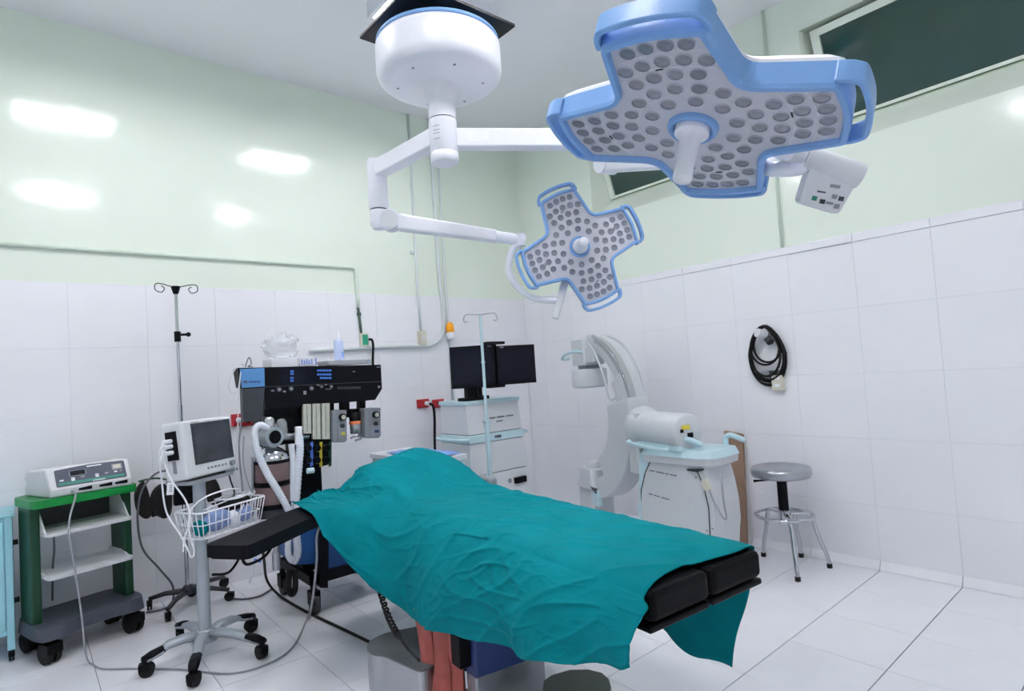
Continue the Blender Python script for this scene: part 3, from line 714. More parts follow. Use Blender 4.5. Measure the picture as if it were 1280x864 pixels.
# drip stand behind
iv = thing('iv_pole', 'chrome drip stand on black five-legged base behind the patient monitor', 'drip stand', (.775, 4.20, 0))
ix, iy = .775, 4.20
MB().cyl((ix, iy, .08), (ix, iy, 1.25), .0125, n=14).build('pole_lower', M_chrome, iv)
MB().cyl((ix, iy, 1.25), (ix, iy, 2.0), .0095, n=12).build('pole_upper', M_chrome, iv)
cl = MB().cyl((ix, iy, 1.655), (ix, iy, 1.72), .019, n=14).build('clamp', M_black, iv); q = MB(); q.cyl((ix+.015, iy, 1.70), (ix+.05, iy-.01, 1.70), .008, n=8); q.sphere((ix+.06, iy-.012, 1.70), .015, 10, 8); q.build('clamp_knob', M_black, cl)
tp = MB().lathe([(.028, 2.01), (.022, 1.985), (.014, 1.96)], (ix, iy, 0), n=14).build('hook_head', M_black, iv)
for s in (-1, 1):
    q = MB(); pts = [V3((ix, iy, 2.0)), V3((ix+s*.08, iy-.02, 2.02)), V3((ix+s*.115, iy-.03, 2.015)), V3((ix+s*.118, iy-.03, 1.98)), V3((ix+s*.085, iy-.03, 1.965)), V3((ix+s*.068, iy-.03, 1.99)), V3((ix+s*.085, iy-.03, 2.005))]
    q.tube(spline(pts, 6), .0035, n=6); q.build('hook', M_cordd, iv)
MB().lathe([(.035, .075), (.035, .11), (.018, .13)], (ix, iy, 0), n=16).build('hub', M_dgrey, iv)
for k5, (px, py) in enumerate(((210, 777), (287, 751), (279, 733), (185, 748), (232, 722))):
    if k5 < 3: e = PZ(px, py, 0)
    else: e = V3(((.585, 4.32, 0), (.83, 4.36, 0))[k5-3])
    e.y = min(e.y, 4.38)
    q = MB(); d_ = V3((e.x-ix, e.y-iy, 0)); q.tube([V3((ix, iy, .095)), V3((ix, iy, .09))+d_*.6, V3((e.x, e.y, .068))], [.02, .015, .013], n=8); q.build('leg', M_dgrey, iv)
    caster(iv, (e.x, e.y, 0), .028, wdt=.026, ang=k5)
# hanging black bags on a short bar of the drip stand
def bag(label, pxs, y, m, dep=.05):
    pts = [PY(a, b, y) for a, b in pxs]; o = sum(pts, V3())/len(pts); M = Matrix((V3((1, 0, 0)), V3((0, 0, 1)), V3((0, -1, 0)))).transposed()
    lp = [(p.x-o.x, p.z-o.z) for p in pts]
    if sum(lp[i-1][0]*lp[i][1]-lp[i][0]*lp[i-1][1] for i in range(len(lp))) < 0: lp = lp[::-1]
    sp = [(q_.x, q_.y) for q_ in spline([(x, z, 0) for x, z in lp], 4, True)]; sm_ = [(x*.8, z*.85) for x, z in sp]; n = len(sp); q = MB(); vs = []
    for pl_, dz in ((sm_, -dep), (sp, -dep*.4), (sp, dep*.4), (sm_, dep)): vs += [o+M@V3((x, z, dz+.006*math.sin(x*60))) for x, z in pl_]
    q.add(vs, [(a*n+i, a*n+(i+1) % n, (a+1)*n+(i+1) % n, (a+1)*n+i) for a in range(3) for i in range(n)], True)
    q.add([vs[i] for i in range(n)], [tuple(range(n))], True); q.add([vs[3*n+i] for i in range(n)], [tuple(range(n))], True)
    b_ = q.build('cuff_bag', m, None); tag(b_, label, 'bag', 'black cuffs hanging behind the monitor stand')
bag('black cloth cuff hanging beside the green cart top', [(174, 606), (180, 602), (186, 618), (190, 640), (184, 648), (176, 646), (170, 636), (168, 618)], 4.27, M_cloth, .03)
bag('brownish black cloth cuff hanging in the middle behind white cord', [(190, 616), (202, 605), (214, 612), (214, 640), (205, 648), (196, 645), (190, 646), (187, 632)], 4.27, M_cloth, .03)
bag('black cuff right of the monitor pole above the wire basket', [(259, 598), (268, 598), (275, 612), (277, 628), (262, 630), (258, 615)], 3.98, M_cloth, .03)
q = MB(); q.tube(spline([PY(173, 602, 4.26), PY(198, 598, 4.25), PY(230, 605, 4.22), V3((ix, iy+.012, PY(232, 606, 4.2).z))], 6), .006, n=8); q.build('cross_bar', M_dgreen, iv)
bx = PY(234, 612, 4.19); b_ = MB().box(bx+V3((.0, -.045, -.01)), (.17, .05, .14)).build('pump_box', M_black, None, .008); tag(b_, 'small black box clamped to drip stand below the monitor', 'medical device')
cable('probe_cable', 'grey cable looping down beside the green cart to the floor', [PY(214, 588, 4.1), PY(195, 592, 4.12), PY(178, 612, 4.12), PY(172, 645, 4.12), PY(178, 685, 4.14), PY(200, 712, 4.2), PY(216, 733, 4.25), PY(214, 756, 4.25), PZ(195, 764, .006), PZ(183, 766, .006)], .006, M_cordd)

# patient monitor on a rolling stand
ms = thing('monitor_stand', 'silver rolling stand with five splayed feet and wire basket', 'stand', (.69, 3.36, 0))
mx, my = .69, 3.36
Ztop = .88
MB().cyl((mx, my, .10), (mx, my, Ztop), .030, n=24).build('pole', M_alu, ms)
hub = MB().lathe([(.06, .075), (.06, .11), (.045, .125), (.036, .135)], (mx, my, 0), n=24).build('hub', M_alu, ms)
for e in (PZ(184, 846, .0), PZ(243, 858, .0), PZ(327, 823, .0), PZ(314, 790, .0), V3((.63, 3.66, 0))):
    d_ = V3((e.x-mx, e.y-my, 0)); D_ = d_.length; d_.normalize(); sd_ = V3((-d_.y, d_.x, 0)); q = MB(); vs = []
    st_ = [(.03, .115, .035, .05), (.10, .125, .03, .045), (.17, .118, .026, .036), (D_-.06, .098, .024, .03), (D_, .080, .022, .022)]
    for dist, zz, hw_, th_ in st_:
        c_ = V3((mx, my, zz))+d_*dist
        vs += [c_+sd_*hw_, c_+sd_*hw_*.6+V3((0, 0, .012)), c_-sd_*hw_*.6+V3((0, 0, .012)), c_-sd_*hw_, c_-sd_*hw_*.8-V3((0, 0, th_*.5)), c_+sd_*hw_*.8-V3((0, 0, th_*.5))]
    q.add(vs, [(a*6+i, a*6+(i+1) % 6, a*6+6+(i+1) % 6, a*6+6+i) for a in range(4) for i in range(6)]+[tuple(range(6)), tuple(range(29, 23, -1))], True)
    lg = q.build('leg', M_alu, ms)
    q = MB(); vs = []
    for dist, zz, hw_, th_ in ((D_-.075, .106, .025, .03), (D_-.02, .096, .026, .03), (D_+.02, .082, .02, .02)):
        c_ = V3((mx, my, zz))+d_*dist; vs += [c_+sd_*hw_, c_+sd_*hw_*.6+V3((0, 0, .012)), c_-sd_*hw_*.6+V3((0, 0, .012)), c_-sd_*hw_, c_-sd_*hw_*.8-V3((0, 0, th_*.5)), c_+sd_*hw_*.8-V3((0, 0, th_*.5))]
    q.add(vs, [(a*6+i, a*6+(i+1) % 6, a*6+6+(i+1) % 6, a*6+6+i) for a in range(2) for i in range(6)]+[tuple(range(6)), tuple(range(17, 11, -1))], True); q.build('foot_cap', M_black, lg)
    caster(ms, V3((mx, my, 0))+d_*(D_+.0), .033, wdt=.034, ang=math.atan2(d_.y, d_.x)+1.2)
A37 = math.radians(35)
mon = thing('patient_monitor', 'white patient monitor with dark screen on the rolling stand', 'monitor', (mx+.01, my, Ztop), A37)
k = L(mon); R_ = k.r
MB().prism(round_poly([(-.15, -.08), (.15, -.08), (.15, .08), (-.15, .08)], .02), .0, .018, k(0, 0, 0), R_).build('mount_plate', M_mgrey, mon, .003)
tilt = R_ @ Matrix.Rotation(math.radians(-6), 3, 'X')
mc = k(0, .0, .165)
bod = MB().box(mc, (.335, .13, .285), tilt).build('body', M_offw, mon, .014, 3)
def mf(x, z, e=0.0): return mc+tilt@V3((x, -.065-e, z))
MB().box(mf(.022, .022, .001), (.262, .006, .205), tilt).build('bezel', M_dgrey, bod, .002)
MB().box(mf(.022, .022, .0035), (.25, .004, .193), tilt).build('screen', M_screeng, bod)
for i in range(6): MB().cyl(mf(-.03+i*.024, -.108, 0), mf(-.03+i*.024, -.108, .004), .006, n=10).build('button', M_mgrey, bod)
MB().cyl(mf(.13, -.108, 0), mf(.13, -.108, .016), .014, n=16).build('knob', M_mgrey, bod)
for i in range(4): MB().box(mf(-.10+i*.013, .130, .001), (.009, .001, .004), tilt).build('lettering', M_mgrey, bod)
q = mc+tilt@V3((-.169, 0, .03)); MB().box(q, (.006, .065, .14), tilt).build('connector_panel', M_black, bod)
for dz in (.055, .03, .0): 
    s0_ = mc+tilt@V3((-.17, .0, dz)); MB().cyl(s0_, s0_+tilt@V3((-.05, 0, 0)), .011, n=10).build('plug', M_paper, bod)
MB().box(mc+tilt@V3((-.168, 0, -.075)), (.004, .02, .06), tilt).build('vent', M_mgrey, bod)
q = MB(); q.tube(spline([mc+tilt@V3((.10, .03, -.135)), mc+tilt@V3((.18, .02, -.15)), mc+tilt@V3((.19, -.04, -.15)), mc+tilt@V3((.1, -.05, -.145))], 6), .009, n=8); q.build('tilt_handle', M_mgrey, mon)
# its leads
LS = mc+tilt@V3((-.215, 0, .05))
cable('monitor_lead', 'white lead falling from the patient monitor in a long loop', [LS, LS+V3((-.02, -.01, -.05)), PY(202, 600, 3.3), PY(208, 640, 3.28), PY(225, 668, 3.22), PY(235, 688, 3.18), PY(240, 697, 3.17), PY(243, 688, 3.17), PY(237, 668, 3.18), PY(238, 640, 3.2), PY(256, 622, 3.2), PY(285, 612, 3.24), PY(300, 612, 3.3)], .0042, M_paper)
cable('monitor_lead', 'white lead crossing in front of the stand with a paper tag', [LS+V3((0, 0, -.03)), LS+V3((-.02, -.02, -.08)), PY(206, 580, 3.25), PY(214, 600, 3.22), PY(232, 626, 3.2), PY(238, 650, 3.17), PY(231, 672, 3.17), PY(229, 690, 3.17)], .0042, M_paper)
tg = MB().box(PY(213, 611, 3.2), (.03, .003, .058), Matrix.Rotation(math.radians(5), 3, 'Y')).build('paper_tag', M_paper, None); tag(tg, 'small white paper tag on the monitor lead', 'tag')
for i in range(4): MB().box(PY(213.5, 607+i*2.4, 3.198), (.012, .001, .004)).build('lettering', M_mgrey, tg)
cable('monitor_lead', 'grey lead hanging between monitor and wire basket on the right', [PY(283, 580, 3.42), PY(288, 600, 3.4), PY(293, 616, 3.38), PY(289, 624, 3.36)], .004, M_black)
# wire basket on the stand
bc_ = V3((mx, my, 0)); A2 = math.radians(26); ub = V3((math.cos(A2), math.sin(A2), 0)); vb = V3((-ub.y, ub.x, 0))
bo = PY(272, 645, 3.36); bo = V3((bo.x, bo.y, 0))-vb*.02
def Bk(a, b, z): return bo+ub*a+vb*b+V3((0, 0, z))
zr, zf = .745, .615; rim = [(-.20, -.11), (.20, -.11), (.20, .08), (-.20, .08)]; bot = [(-.175, -.09), (.175, -.09), (.175, .07), (-.175, .07)]
bk = MB().tube([Bk(a, b, zr) for a, b in round_poly(rim, .03)], .005, n=6, closed=True).build('basket', M_paper, ms)
MB().tube([Bk(a, b, zf) for a, b in round_poly(bot, .03)], .0035, n=6, closed=True).build('basket_rim_lower', M_paper, bk)
MB().tube([Bk(a*1.03, b*1.03, (zr+zf)/2) for a, b in round_poly(bot, .03)], .003, n=6, closed=True).build('basket_rim_middle', M_paper, bk)
def wire(a0, b0, a1, b1):
    MB().tube([Bk(a0, b0, zr), Bk(a1, b1, zf)], .0026, n=5).build('basket_wire', M_paper, bk)
for i in range(11): t = -.17+.034*i; wire(t*1.12, -.11, t, -.09); wire(t*1.12, .08, t, .07)
for i in range(5): t = -.07+.034*i; wire(-.20, t*1.1, -.175, t); wire(.20, t*1.1, .175, t)
for i in range(6): t = -.075+.028*i; MB().tube([Bk(-.175, t, zf), Bk(.175, t, zf)], .0026, n=5).build('basket_wire', M_paper, bk)
MB().cyl((mx, my, .64), (mx, my, .68), .04, n=20).build('basket_clamp', M_alu, bk)
def lump(name, label, cat, c, r, m, sd_, M=I3, rough=0):
    q = MB(); q.sphere((0, 0, 0), 1.0, 18 if not rough else 30, 12 if not rough else 20); c = V3(c)
    if rough: q.v = [v*(1+rough*.5*noise.noise(v*3.3)+rough*.25*noise.noise(v*7)) for v in q.v]
    q.v = [c+M@V3((v.x*r[0]*(1+.25*noise.noise(v*1.7+V3((sd_, 0, 0)))), v.y*r[1]*(1+.25*noise.noise(v*1.9+V3((0, sd_, 0)))), v.z*r[2]*(1+.3*noise.noise(v*1.6+V3((0, 0, sd_)))))) for v in q.v]
    o = q.build(name, m, None); tag(o, label, cat); return o
MBk = Matrix((ub, vb, V3((0, 0, 1)))).transposed()
lump('blue_cuff', 'crumpled blue cloth cuff inside the wire basket', 'cuff', Bk(-.03, -.02, .672), (.075, .055, .055), M_jeans, 2, MBk)
lump('black_cuff', 'black cuff lying across the right end of the basket', 'cuff', Bk(.10, .01, .728), (.095, .055, .036), M_cloth, 5, MBk)
lump('gauze_roll', 'white gauze roll in the middle of the wire basket', 'gauze', Bk(.035, -.05, .66), (.035, .03, .04), M_paper, 11, MBk)
lump('blue_pouch', 'pale blue pouch behind the black cuff in the basket', 'pouch', Bk(.12, -.03, .668), (.05, .045, .042), M_jeans, 15, MBk)
lump('teal_wrap', 'small teal packet at left end of the wire basket', 'packet', Bk(-.132, -.02, .655), (.03, .05, .038), M_teal, 8, MBk)
cable('monitor_lead', 'white lead coiled on top of the wire basket', [Bk(-.1, 0, .735)]+[Bk(.06+.09*math.cos(a*.8)+.004*a, .0+.06*math.sin(a*.8), .765+.004*math.sin(a*2)) for a in range(17)]+[Bk(.05, -.08, .69)], .004, M_paper)

# ================================================================ ANAESTHESIA MACHINE
an = thing('anaesthesia_machine', 'black and blue anaesthesia machine with flow tubes and breathing hoses', 'medical device', (1.5, 3.62, 0))
YF = 3.42
def AP(x, y, Y=YF): return PY(x, y, Y)
def slab(name, pxs, yf, yb, m, parent, bev=.006):
    pts = [AP(a, b, yf) for a, b in pxs]; o = V3((0, 0, 0)); M = Matrix((V3((1, 0, 0)), V3((0, 0, 1)), V3((0, -1, 0)))).transposed()
    lp = [(p.x, p.z) for p in pts]
    if sum(lp[i-1][0]*lp[i][1]-lp[i][0]*lp[i-1][1] for i in range(len(lp))) < 0: lp = lp[::-1]
    return MB().prism(lp, -yb, -yf, o, M).build(name, m, parent, bev)
hd = slab('ventilator_head', [(297, 460), (476, 456), (477.5, 486), (469, 500), (332, 512), (330, 486), (301, 486)], YF, YF+.07, M_black, an, .008)
slab('ventilator_back', [(304, 460.5), (476, 456), (477.5, 486), (469, 500), (332, 508), (330, 484), (308, 484)], YF+.07, YF+.28, M_black, an, .008)
slab('brand_panel', [(300, 461.5), (330.5, 460), (331, 483), (302.5, 485)], YF-.004, YF, M_medblue, hd, .001)
slab('logo_mark', [(304.5, 476), (309, 476), (309.2, 479), (304.7, 479)], YF-.006, YF-.004, M_ink, hd, 0)
for i in range(6): slab('lettering', [(311+i*2.5, 476.5), (313+i*2.5, 476.4), (313+i*2.5, 478.3), (311+i*2.5, 478.4)], YF-.006, YF-.004, M_navyd, hd, 0)
slab('lower_side_panel', [(303, 486), (331, 484.5), (329, 505), (327, 525), (304.5, 528)], YF-.002, YF+.05, M_dgrey, an, .004)
slab('seam_line', [(331, 483.3), (476.8, 476.6), (476.8, 477.4), (331, 484.1)], YF-.0025, YF+.01, M_dgrey, hd, 0)
slab('display', [(350, 461.5), (398, 460), (398, 480), (350, 482)], YF-.003, YF+.01, M_screen, hd, .001)
for yy in (463, 466.2, 471.5, 475): slab('key', [(363, yy), (367, yy-.1), (367, yy+2.2), (363, yy+2.3)], YF-.005, YF, M_key, hd, 0)
for r, yy in enumerate((462, 467, 471.5)):
    for i in range(5):
        if r == 2 and i == 0: continue
        x = 396.5+i*3.7; slab('key', [(x, yy), (x+3, yy-.1), (x+3, yy+2.3), (x, yy+2.4)], YF-.005, YF, M_key, hd, 0)
for x, yy, r in ((348, 487, 3.2), (363, 486, 3.2), (388.5, 485.5, 3.2), (401, 483.5, 2.2), (413, 483.5, 2.6)):
    p = AP(x, yy); q = MB(); rr = r*3.4/F; q.cyl(p, p+V3((0, -.014, 0)), rr, n=14); kn_ = q.build('knob', M_dgrey, hd, .001); MB().cyl(p+V3((0, -.014, 0)), p+V3((0, -.017, 0)), rr*.6, n=12).build('knob_cap', M_mgrey, kn_)
for x, yy, a_, b_ in ((339, 488.5, 4, 1.5), (354, 489.5, 3.5, 2), (379.5, 491, 3.5, 4.5), (396, 481.5, 3.5, 1.5), (406, 481, 3, 1.2), (407, 486.5, 7, .8), (471, 459, 6, .8), (441, 464.5, 3, 1)):
    slab('marking', [(x, yy-b_/2), (x+a_, yy-b_/2), (x+a_, yy+b_/2), (x, yy+b_/2)], YF-.004, YF, M_mgrey, hd, 0)
for i in range(11): slab('lettering', [(422+i*2.7, 483.4-i*.05), (424+i*2.7, 483.4-i*.05), (424+i*2.7, 486.8-i*.05), (422+i*2.7, 486.8-i*.05)], YF-.0035, YF, M_dgrey, hd, 0)
p = AP(473.5, 483.7); MB().cyl(p, p+V3((0, -.004, 0)), .008, n=10).build('screw', M_mgrey, hd)
# back board and frame uprights
slab('mast_panel', [(330, 500), (415, 494), (415, 548), (378, 552), (330, 560)], YF+.06, YF+.28, M_black, an)
for x0_, x1_ in ((413, 417.5), (427, 437), (449, 457)): slab('vaporizer_bar', [(x0_, 494), (x1_, 494), (x1_, 522), (x0_, 522)], YF+.04, YF+.08, M_black, an, .002)
slab('vaporizer_rail', [(413, 513), (462, 510), (462, 516), (413, 519)], YF+.05, YF+.09, M_black, an, .002)
# flow tubes
for i in range(3):
    x = 379+i*11.6; y1_ = (543, 550, 550)[i]
    slab('flow_tube_frame', [(x-.6, 504.5-i*.5), (x+10.6, 504-i*.5), (x+11, y1_), (x-.2, y1_)], YF+.0, YF+.02, M_dgrey, an, .001)
    f_ = slab('flow_tube', [(x+.2, 505.5-i*.5), (x+9.8, 505-i*.5), (x+10.2, y1_-1), (x+.6, y1_-1)], YF-.012, YF+.01, M_flow, an, .004)
    slab('scale', [(x+4.4, 507), (x+5.2, 507), (x+5.6, y1_-3), (x+4.8, y1_-3)], YF-.0135, YF-.01, M_mgrey, f_, 0)
# flow control block with coloured strips
slab('control_block', [(377, 551), (414, 549), (414, 580), (377, 590)], YF, YF+.12, M_black, an)
for x, m_ in ((388, M_bluem), (399.5, M_yellow), (411, M_dgreen)):
    slab('gas_strip', [(x, 553), (x+3.5, 552.5), (x+3.5, 582), (x, 584)], YF-.003, YF, m_, an, .001)
    for yy in (560, 575):
        slab('gas_mark', [(x-5, yy+5), (x+.5, yy-5), (x+.5, yy+5)], YF-.003, YF, m_, an, 0)
        p = AP(x-4.5, yy); q = MB(); q.cyl(p, p+V3((0, -.03, 0)), .022, .019, n=16); q.build('gas_knob', M_black, an, .003)
# vaporizers
def vapor(x0_, x1_, y0_, y1_, tl):
    v_ = slab('vaporizer', [(x0_, y0_), (x1_, y0_-.8), (x1_+.6, y1_-3), (x1_-2, y1_), (x0_+.8, y1_+.5)], YF-.035, YF+.07, M_mgrey, an, .010)
    p = AP(x0_+(x1_-x0_)*.66, y0_+8, YF-.035); q = MB(); q.cyl(p, p+V3((0, -.025, 0)), .021, n=18); kb = q.build('dial', M_black, v_, .003)
    MB().cyl(p+V3((0, -.025, 0)), p+V3((0, -.028, 0)), .014, n=14).build('dial_face', M_flow, kb)
    p = AP(x0_+(x1_-x0_)*.68, y0_+19, YF-.035); MB().cyl(p, p+V3((0, -.012, 0)), .013, n=14).build('filler_cap', M_dgrey, v_, .002)
    slab('filler_block', [(x0_+(x1_-x0_)*.4, y0_+22), (x1_-.5, y0_+21.5), (x1_-.5, y1_-2), (x0_+(x1_-x0_)*.4, y1_-1.5)], YF-.05, YF-.03, M_mgrey, v_, .003)
    slab('filler_label', [(x0_+(x1_-x0_)*.64, y0_+27), (x1_-1.5, y0_+27), (x1_-1.5, y0_+30.5), (x0_+(x1_-x0_)*.64, y0_+30.5)], YF-.052, YF-.05, tl, v_, 0)
vapor(416, 433, 513.5, 553, M_yellow); vapor(456, 475.5, 510.5, 547.5, M_navyd)
p = AP(444, 531, YF-.0); q = MB(); q.lathe([(.03, -.055), (.034, -.05), (.034, .005), (.03, .01)], p, n=20); wt = q.build('water_trap', M_steel, an)
MB().lathe([(.037, .005), (.037, .022), (.034, .024)], p, n=20).build('trap_ring', M_brownb, wt)
q = MB(); q.lathe([(.034, .024), (.036, .07), (.026, .075)], p, n=20); q.build('trap_cap', M_black, wt)
q = MB(); q.tube(spline([AP(438, 548, YF-.03), AP(446, 545, YF-.05), AP(452, 548, YF-.04), AP(444, 551, YF-.05)], 5), .006, n=6); q.build('trap_bracket', M_chrome, wt)
# lower chassis: base frame, drawers, casters
MB().bb((1.27, YF+.16, .20), (1.62, YF+.5, .56)).build('chassis', M_black, an, .01)
MB().bb((1.25, YF+.13, .56), (1.41, YF+.3, 1.05)).build('mast', M_black, an, .01)
slab('drawer', [(371, 657), (400, 655), (400, 705), (371, 706)], YF+.08, YF+.4, M_navy, an, .004)
d2_ = slab('drawer', [(411, 655), (470, 652), (470, 702), (411, 716)], YF+.04, YF+.4, M_navy, an, .004)
for x in (406.5, 421.5): slab('drawer_handle', [(x, 660), (x+3.2, 660), (x+3.2, 685), (x, 685.5)], YF+.015, YF+.035, M_chrome, d2_, .002)
slab('drawer_slot', [(411, 668), (421, 667), (421, 670), (411, 671)], YF+.035, YF+.045, M_black, d2_, 0)
slab('corner_post', [(400, 640), (410, 640), (410, 735), (400, 735)], YF+.0, YF+.05, M_black, an, .004)
bx0, bx1, by0, by1 = 1.255, 1.80, YF+.005, YF+.53
MB().bb((bx0, by0, .165), (bx0+.06, by1, .225)).build('base_rail', M_black, an, .006)
MB().bb((bx0, by0, .165), (bx1, by0+.06, .225)).build('base_rail', M_black, an, .006)
MB().bb((bx0, by1-.06, .165), (bx1, by1, .225)).build('base_rail', M_black, an, .006)
for cx_, cy_ in ((bx0+.03, by0+.03), (bx0+.01, by1-.03), (bx1-.03, by0+.03), (bx1-.03, by1-.03)):
    q = MB(); q.cyl((cx_, cy_, .12), (cx_, cy_, .17), .018, n=10); q.bb((cx_-.026, cy_-.04, .05), (cx_-.018, cy_+.03, .13)); q.bb((cx_+.018, cy_-.04, .05), (cx_+.026, cy_+.03, .13)); q.bb((cx_-.026, cy_-.04, .115), (cx_+.026, cy_+.03, .13))
    fk = q.build('caster_fork', M_black, an); MB().cyl((cx_-.016, cy_-.01, .055), (cx_+.016, cy_-.01, .055), .055, n=22).build('caster', M_dgrey, an, .005)
# absorber: brown canister on the left, valves on top
ca = AP(341, 600, YF+.02); ca = V3((ca.x, ca.y, 0))
z_ = lambda yy: AP(341, yy, YF+.02).z
rc = 20.5*3.45/F
for a_, b_ in ((578, 600), (606, 628)): MB().lathe([(rc*.97, z_(b_)), (rc, z_(b_)+.01), (rc, z_(a_)-.01), (rc*.97, z_(a_))], ca, n=32).build('absorber_canister', M_bellow, an)
for a_, b_ in ((574, 578), (600, 606), (628, 634)): MB().lathe([(rc*1.02, z_(b_)), (rc*1.02, z_(a_))], ca, n=32).build('absorber_band', M_black, an)
MB().lathe([(rc*.9, z_(645)), (rc*.95, z_(634))], ca, n=32).build('absorber_base', M_dgrey, an)
MB().lathe([(rc*.98, z_(574)), (rc*.9, z_(568)), (rc*.6, z_(562)), (.03, z_(558)), (0, z_(557))], ca, n=32).build('absorber_lid', M_chrome, an)
for xx in (316, 362): MB().cyl(AP(xx, 572, YF+.02), AP(xx, 645, YF+.02), .007, n=8).build('absorber_rod', M_steel, an)
p = AP(341.5, 546, YF-.02); q = MB(); q.cyl(p+V3((-.02, .05, 0)), p+V3((.0, -.03, 0)), .055, n=26); vb_ = q.build('valve', M_alu, an, .008); MB().cyl(p+V3((0, -.03, 0)), p+V3((.002, -.036, 0)), .036, n=22).build('valve_gauge', M_black, vb_)
p = AP(336, 529, YF); MB().lathe([(.03, -.05), (.034, -.03), (.034, .02), (.028, .035), (0, .04)], p, n=20).build('dome_valve', M_chrome, an)
p = AP(352, 535, YF+.02); MB().lathe([(.03, -.05), (.034, -.03), (.03, .03), (.02, .05), (0, .055)], p, n=20).build('dome_valve', M_clear, an)
q = MB(); q.cyl(AP(326, 546, YF+.02), AP(385, 546, YF+.03), .022, n=14); q.cyl(AP(341, 560, YF), AP(341, 530, YF), .022, n=14); q.build('manifold', M_steel, an, .003)
def hose(pts, r):
    P = spline(pts, 26); rr = [r*(1+.10*math.sin(i*2.1)) for i in range(len(P))]
    return MB().tube(P, rr, n=12).build('breathing_hose', M_clearhose, an)
M_clearhose = mat('milky hose', (222, 226, 236), .35, var=.03)
hose([AP(334, 536, YF-.02), AP(324, 532, YF-.04), AP(318, 542, YF-.05), AP(322, 565, YF-.06), AP(334, 592, YF-.07), AP(348, 615, YF-.08), AP(362, 642, YF-.07), AP(366, 665, YF-.04)], .019)
hose([AP(364, 555, YF-.03), AP(366, 575, YF-.04), AP(365, 610, YF-.04), AP(362, 650, YF-.02), AP(360, 690, YF-.02), AP(366, 702, YF-.02)], .017)
hose([AP(373, 540, YF-.03), AP(375, 560, YF-.05), AP(372, 600, YF-.05), AP(369, 650, YF-.03), AP(372, 690, YF-.01), AP(366, 704, YF-.0)], .021)
q = MB(); q.cyl(AP(373, 536, YF-.03), AP(374, 556, YF-.045), .018, .024, n=14); q.cyl(AP(369, 536, YF-.03), AP(377, 535.5, YF-.03), .012, n=12); q.build('hose_elbow', M_white, an, .003)
q = MB(); q.cyl(AP(345, 690, YF+.02), AP(346, 712, YF+.02), .022, n=14); q.cyl(AP(346, 672, YF+.02), AP(345, 690, YF+.02), .016, n=14); q.build('scavenger_valve', M_steel, an, .003)
q = MB(); q.tube(spline([AP(362, 712, YF-.02), AP(361, 735, YF-.03), AP(365, 743, YF-.03), AP(369, 735, YF-.03), AP(369, 712, YF-.02)], 8), .017, n=10); q.build('black_hose', M_rubber, an)
# aqua bottle cap and dark tray by the drape
q = MB(); q.cyl(AP(384, 589, YF-.1), AP(392, 588, YF-.1), .016, n=12); q.build('sample_port', M_aqua, an, .003)
# things lying on top of it
ZT = AP(380, 458, YF).z
def on_top(x, y): return AP(x, y, YF+.10)
b0 = on_top(372, 457); tr_ = MB().bb((b0.x-.16, YF+.07, ZT+.002), (b0.x-.002, YF+.24, ZT+.055)).build('white_box', M_paper, None, .003); tag(tr_, 'low white carton on the anaesthesia machine under clear plastic bag', 'box')
b1 = MB().bb((b0.x+.004, YF+.07, ZT+.002), (b0.x+.105, YF+.22, ZT+.058)).build('glove_box', M_paper, None, .002); tag(b1, 'small white box with blue print on the anaesthesia machine', 'box')
for i in range(5): MB().bb((b0.x+.012+i*.015, YF+.0688, ZT+.012), (b0.x+.02+i*.015, YF+.0702, ZT+.044-.006*(i % 2))).build('print_mark', M_papb, b1)
MB().bb((b0.x+.098, YF+.0685, ZT+.004), (b0.x+.104, YF+.0702, ZT+.05)).build('print_edge', M_key, b1)
tx = on_top(412, 457).x; ty = MB().prism(round_poly([(tx-.02, YF+.07), (tx+.26, YF+.07), (tx+.26, YF+.24), (tx-.02, YF+.24)], .02), ZT+.002, ZT+.03, top=round_poly([(tx-.03, YF+.06), (tx+.27, YF+.06), (tx+.27, YF+.25), (tx-.03, YF+.25)], .02)).build('white_tray', M_paper, None, .003); tag(ty, 'shallow white tray on the right end of the anaesthesia machine', 'tray')
for i in range(2): MB().bb((tx+.235+i*.012, YF+.0628, ZT+.016), (tx+.244+i*.012, YF+.066, ZT+.026)).build('lettering', M_papb, ty)
bt = on_top(429, 456); bt = V3((bt.x, YF+.155, ZT+.030))
bo_ = thing('saline_bottle', 'clear blue-tinted plastic bottle with white cap in the tray', 'bottle', bt)
M_bott = mat('blue tinted bottle', (196, 210, 242), .25, var=.03)
MB().lathe([(.026, .001), (.03, .005), (.03, .118), (.026, .13), (.014, .138)], bt, n=20).build('bottle_body', M_bott, bo_)
MB().lathe([(.014, .138), (.014, .158), (.008, .165), (.006, .185), (0, .187)], bt, n=16).build('bottle_cap', M_white, bo_)
MB().bb((bt.x+.006, bt.y-.0315, bt.z+.02), (bt.x+.018, bt.y-.0275, bt.z+.055)).build('bottle_label', M_papb, bo_)
lump('plastic_bag', 'crumpled clear plastic bag on top of the anaesthesia machine', 'plastic bag', (b0.x-.085, YF+.155, ZT+.128), (.10, .07, .072), M_clear, 3, rough=.75)
cable('sensor_lead', 'thin dark wire tangled on the left top corner of the ventilator', [AP(307, 459, YF+.05), AP(309, 451, YF+.05), AP(312, 447, YF+.06), AP(314, 455, YF+.05), AP(310, 458.3, YF+.05), AP(316, 458.5, YF+.05)], .003, M_cordd)
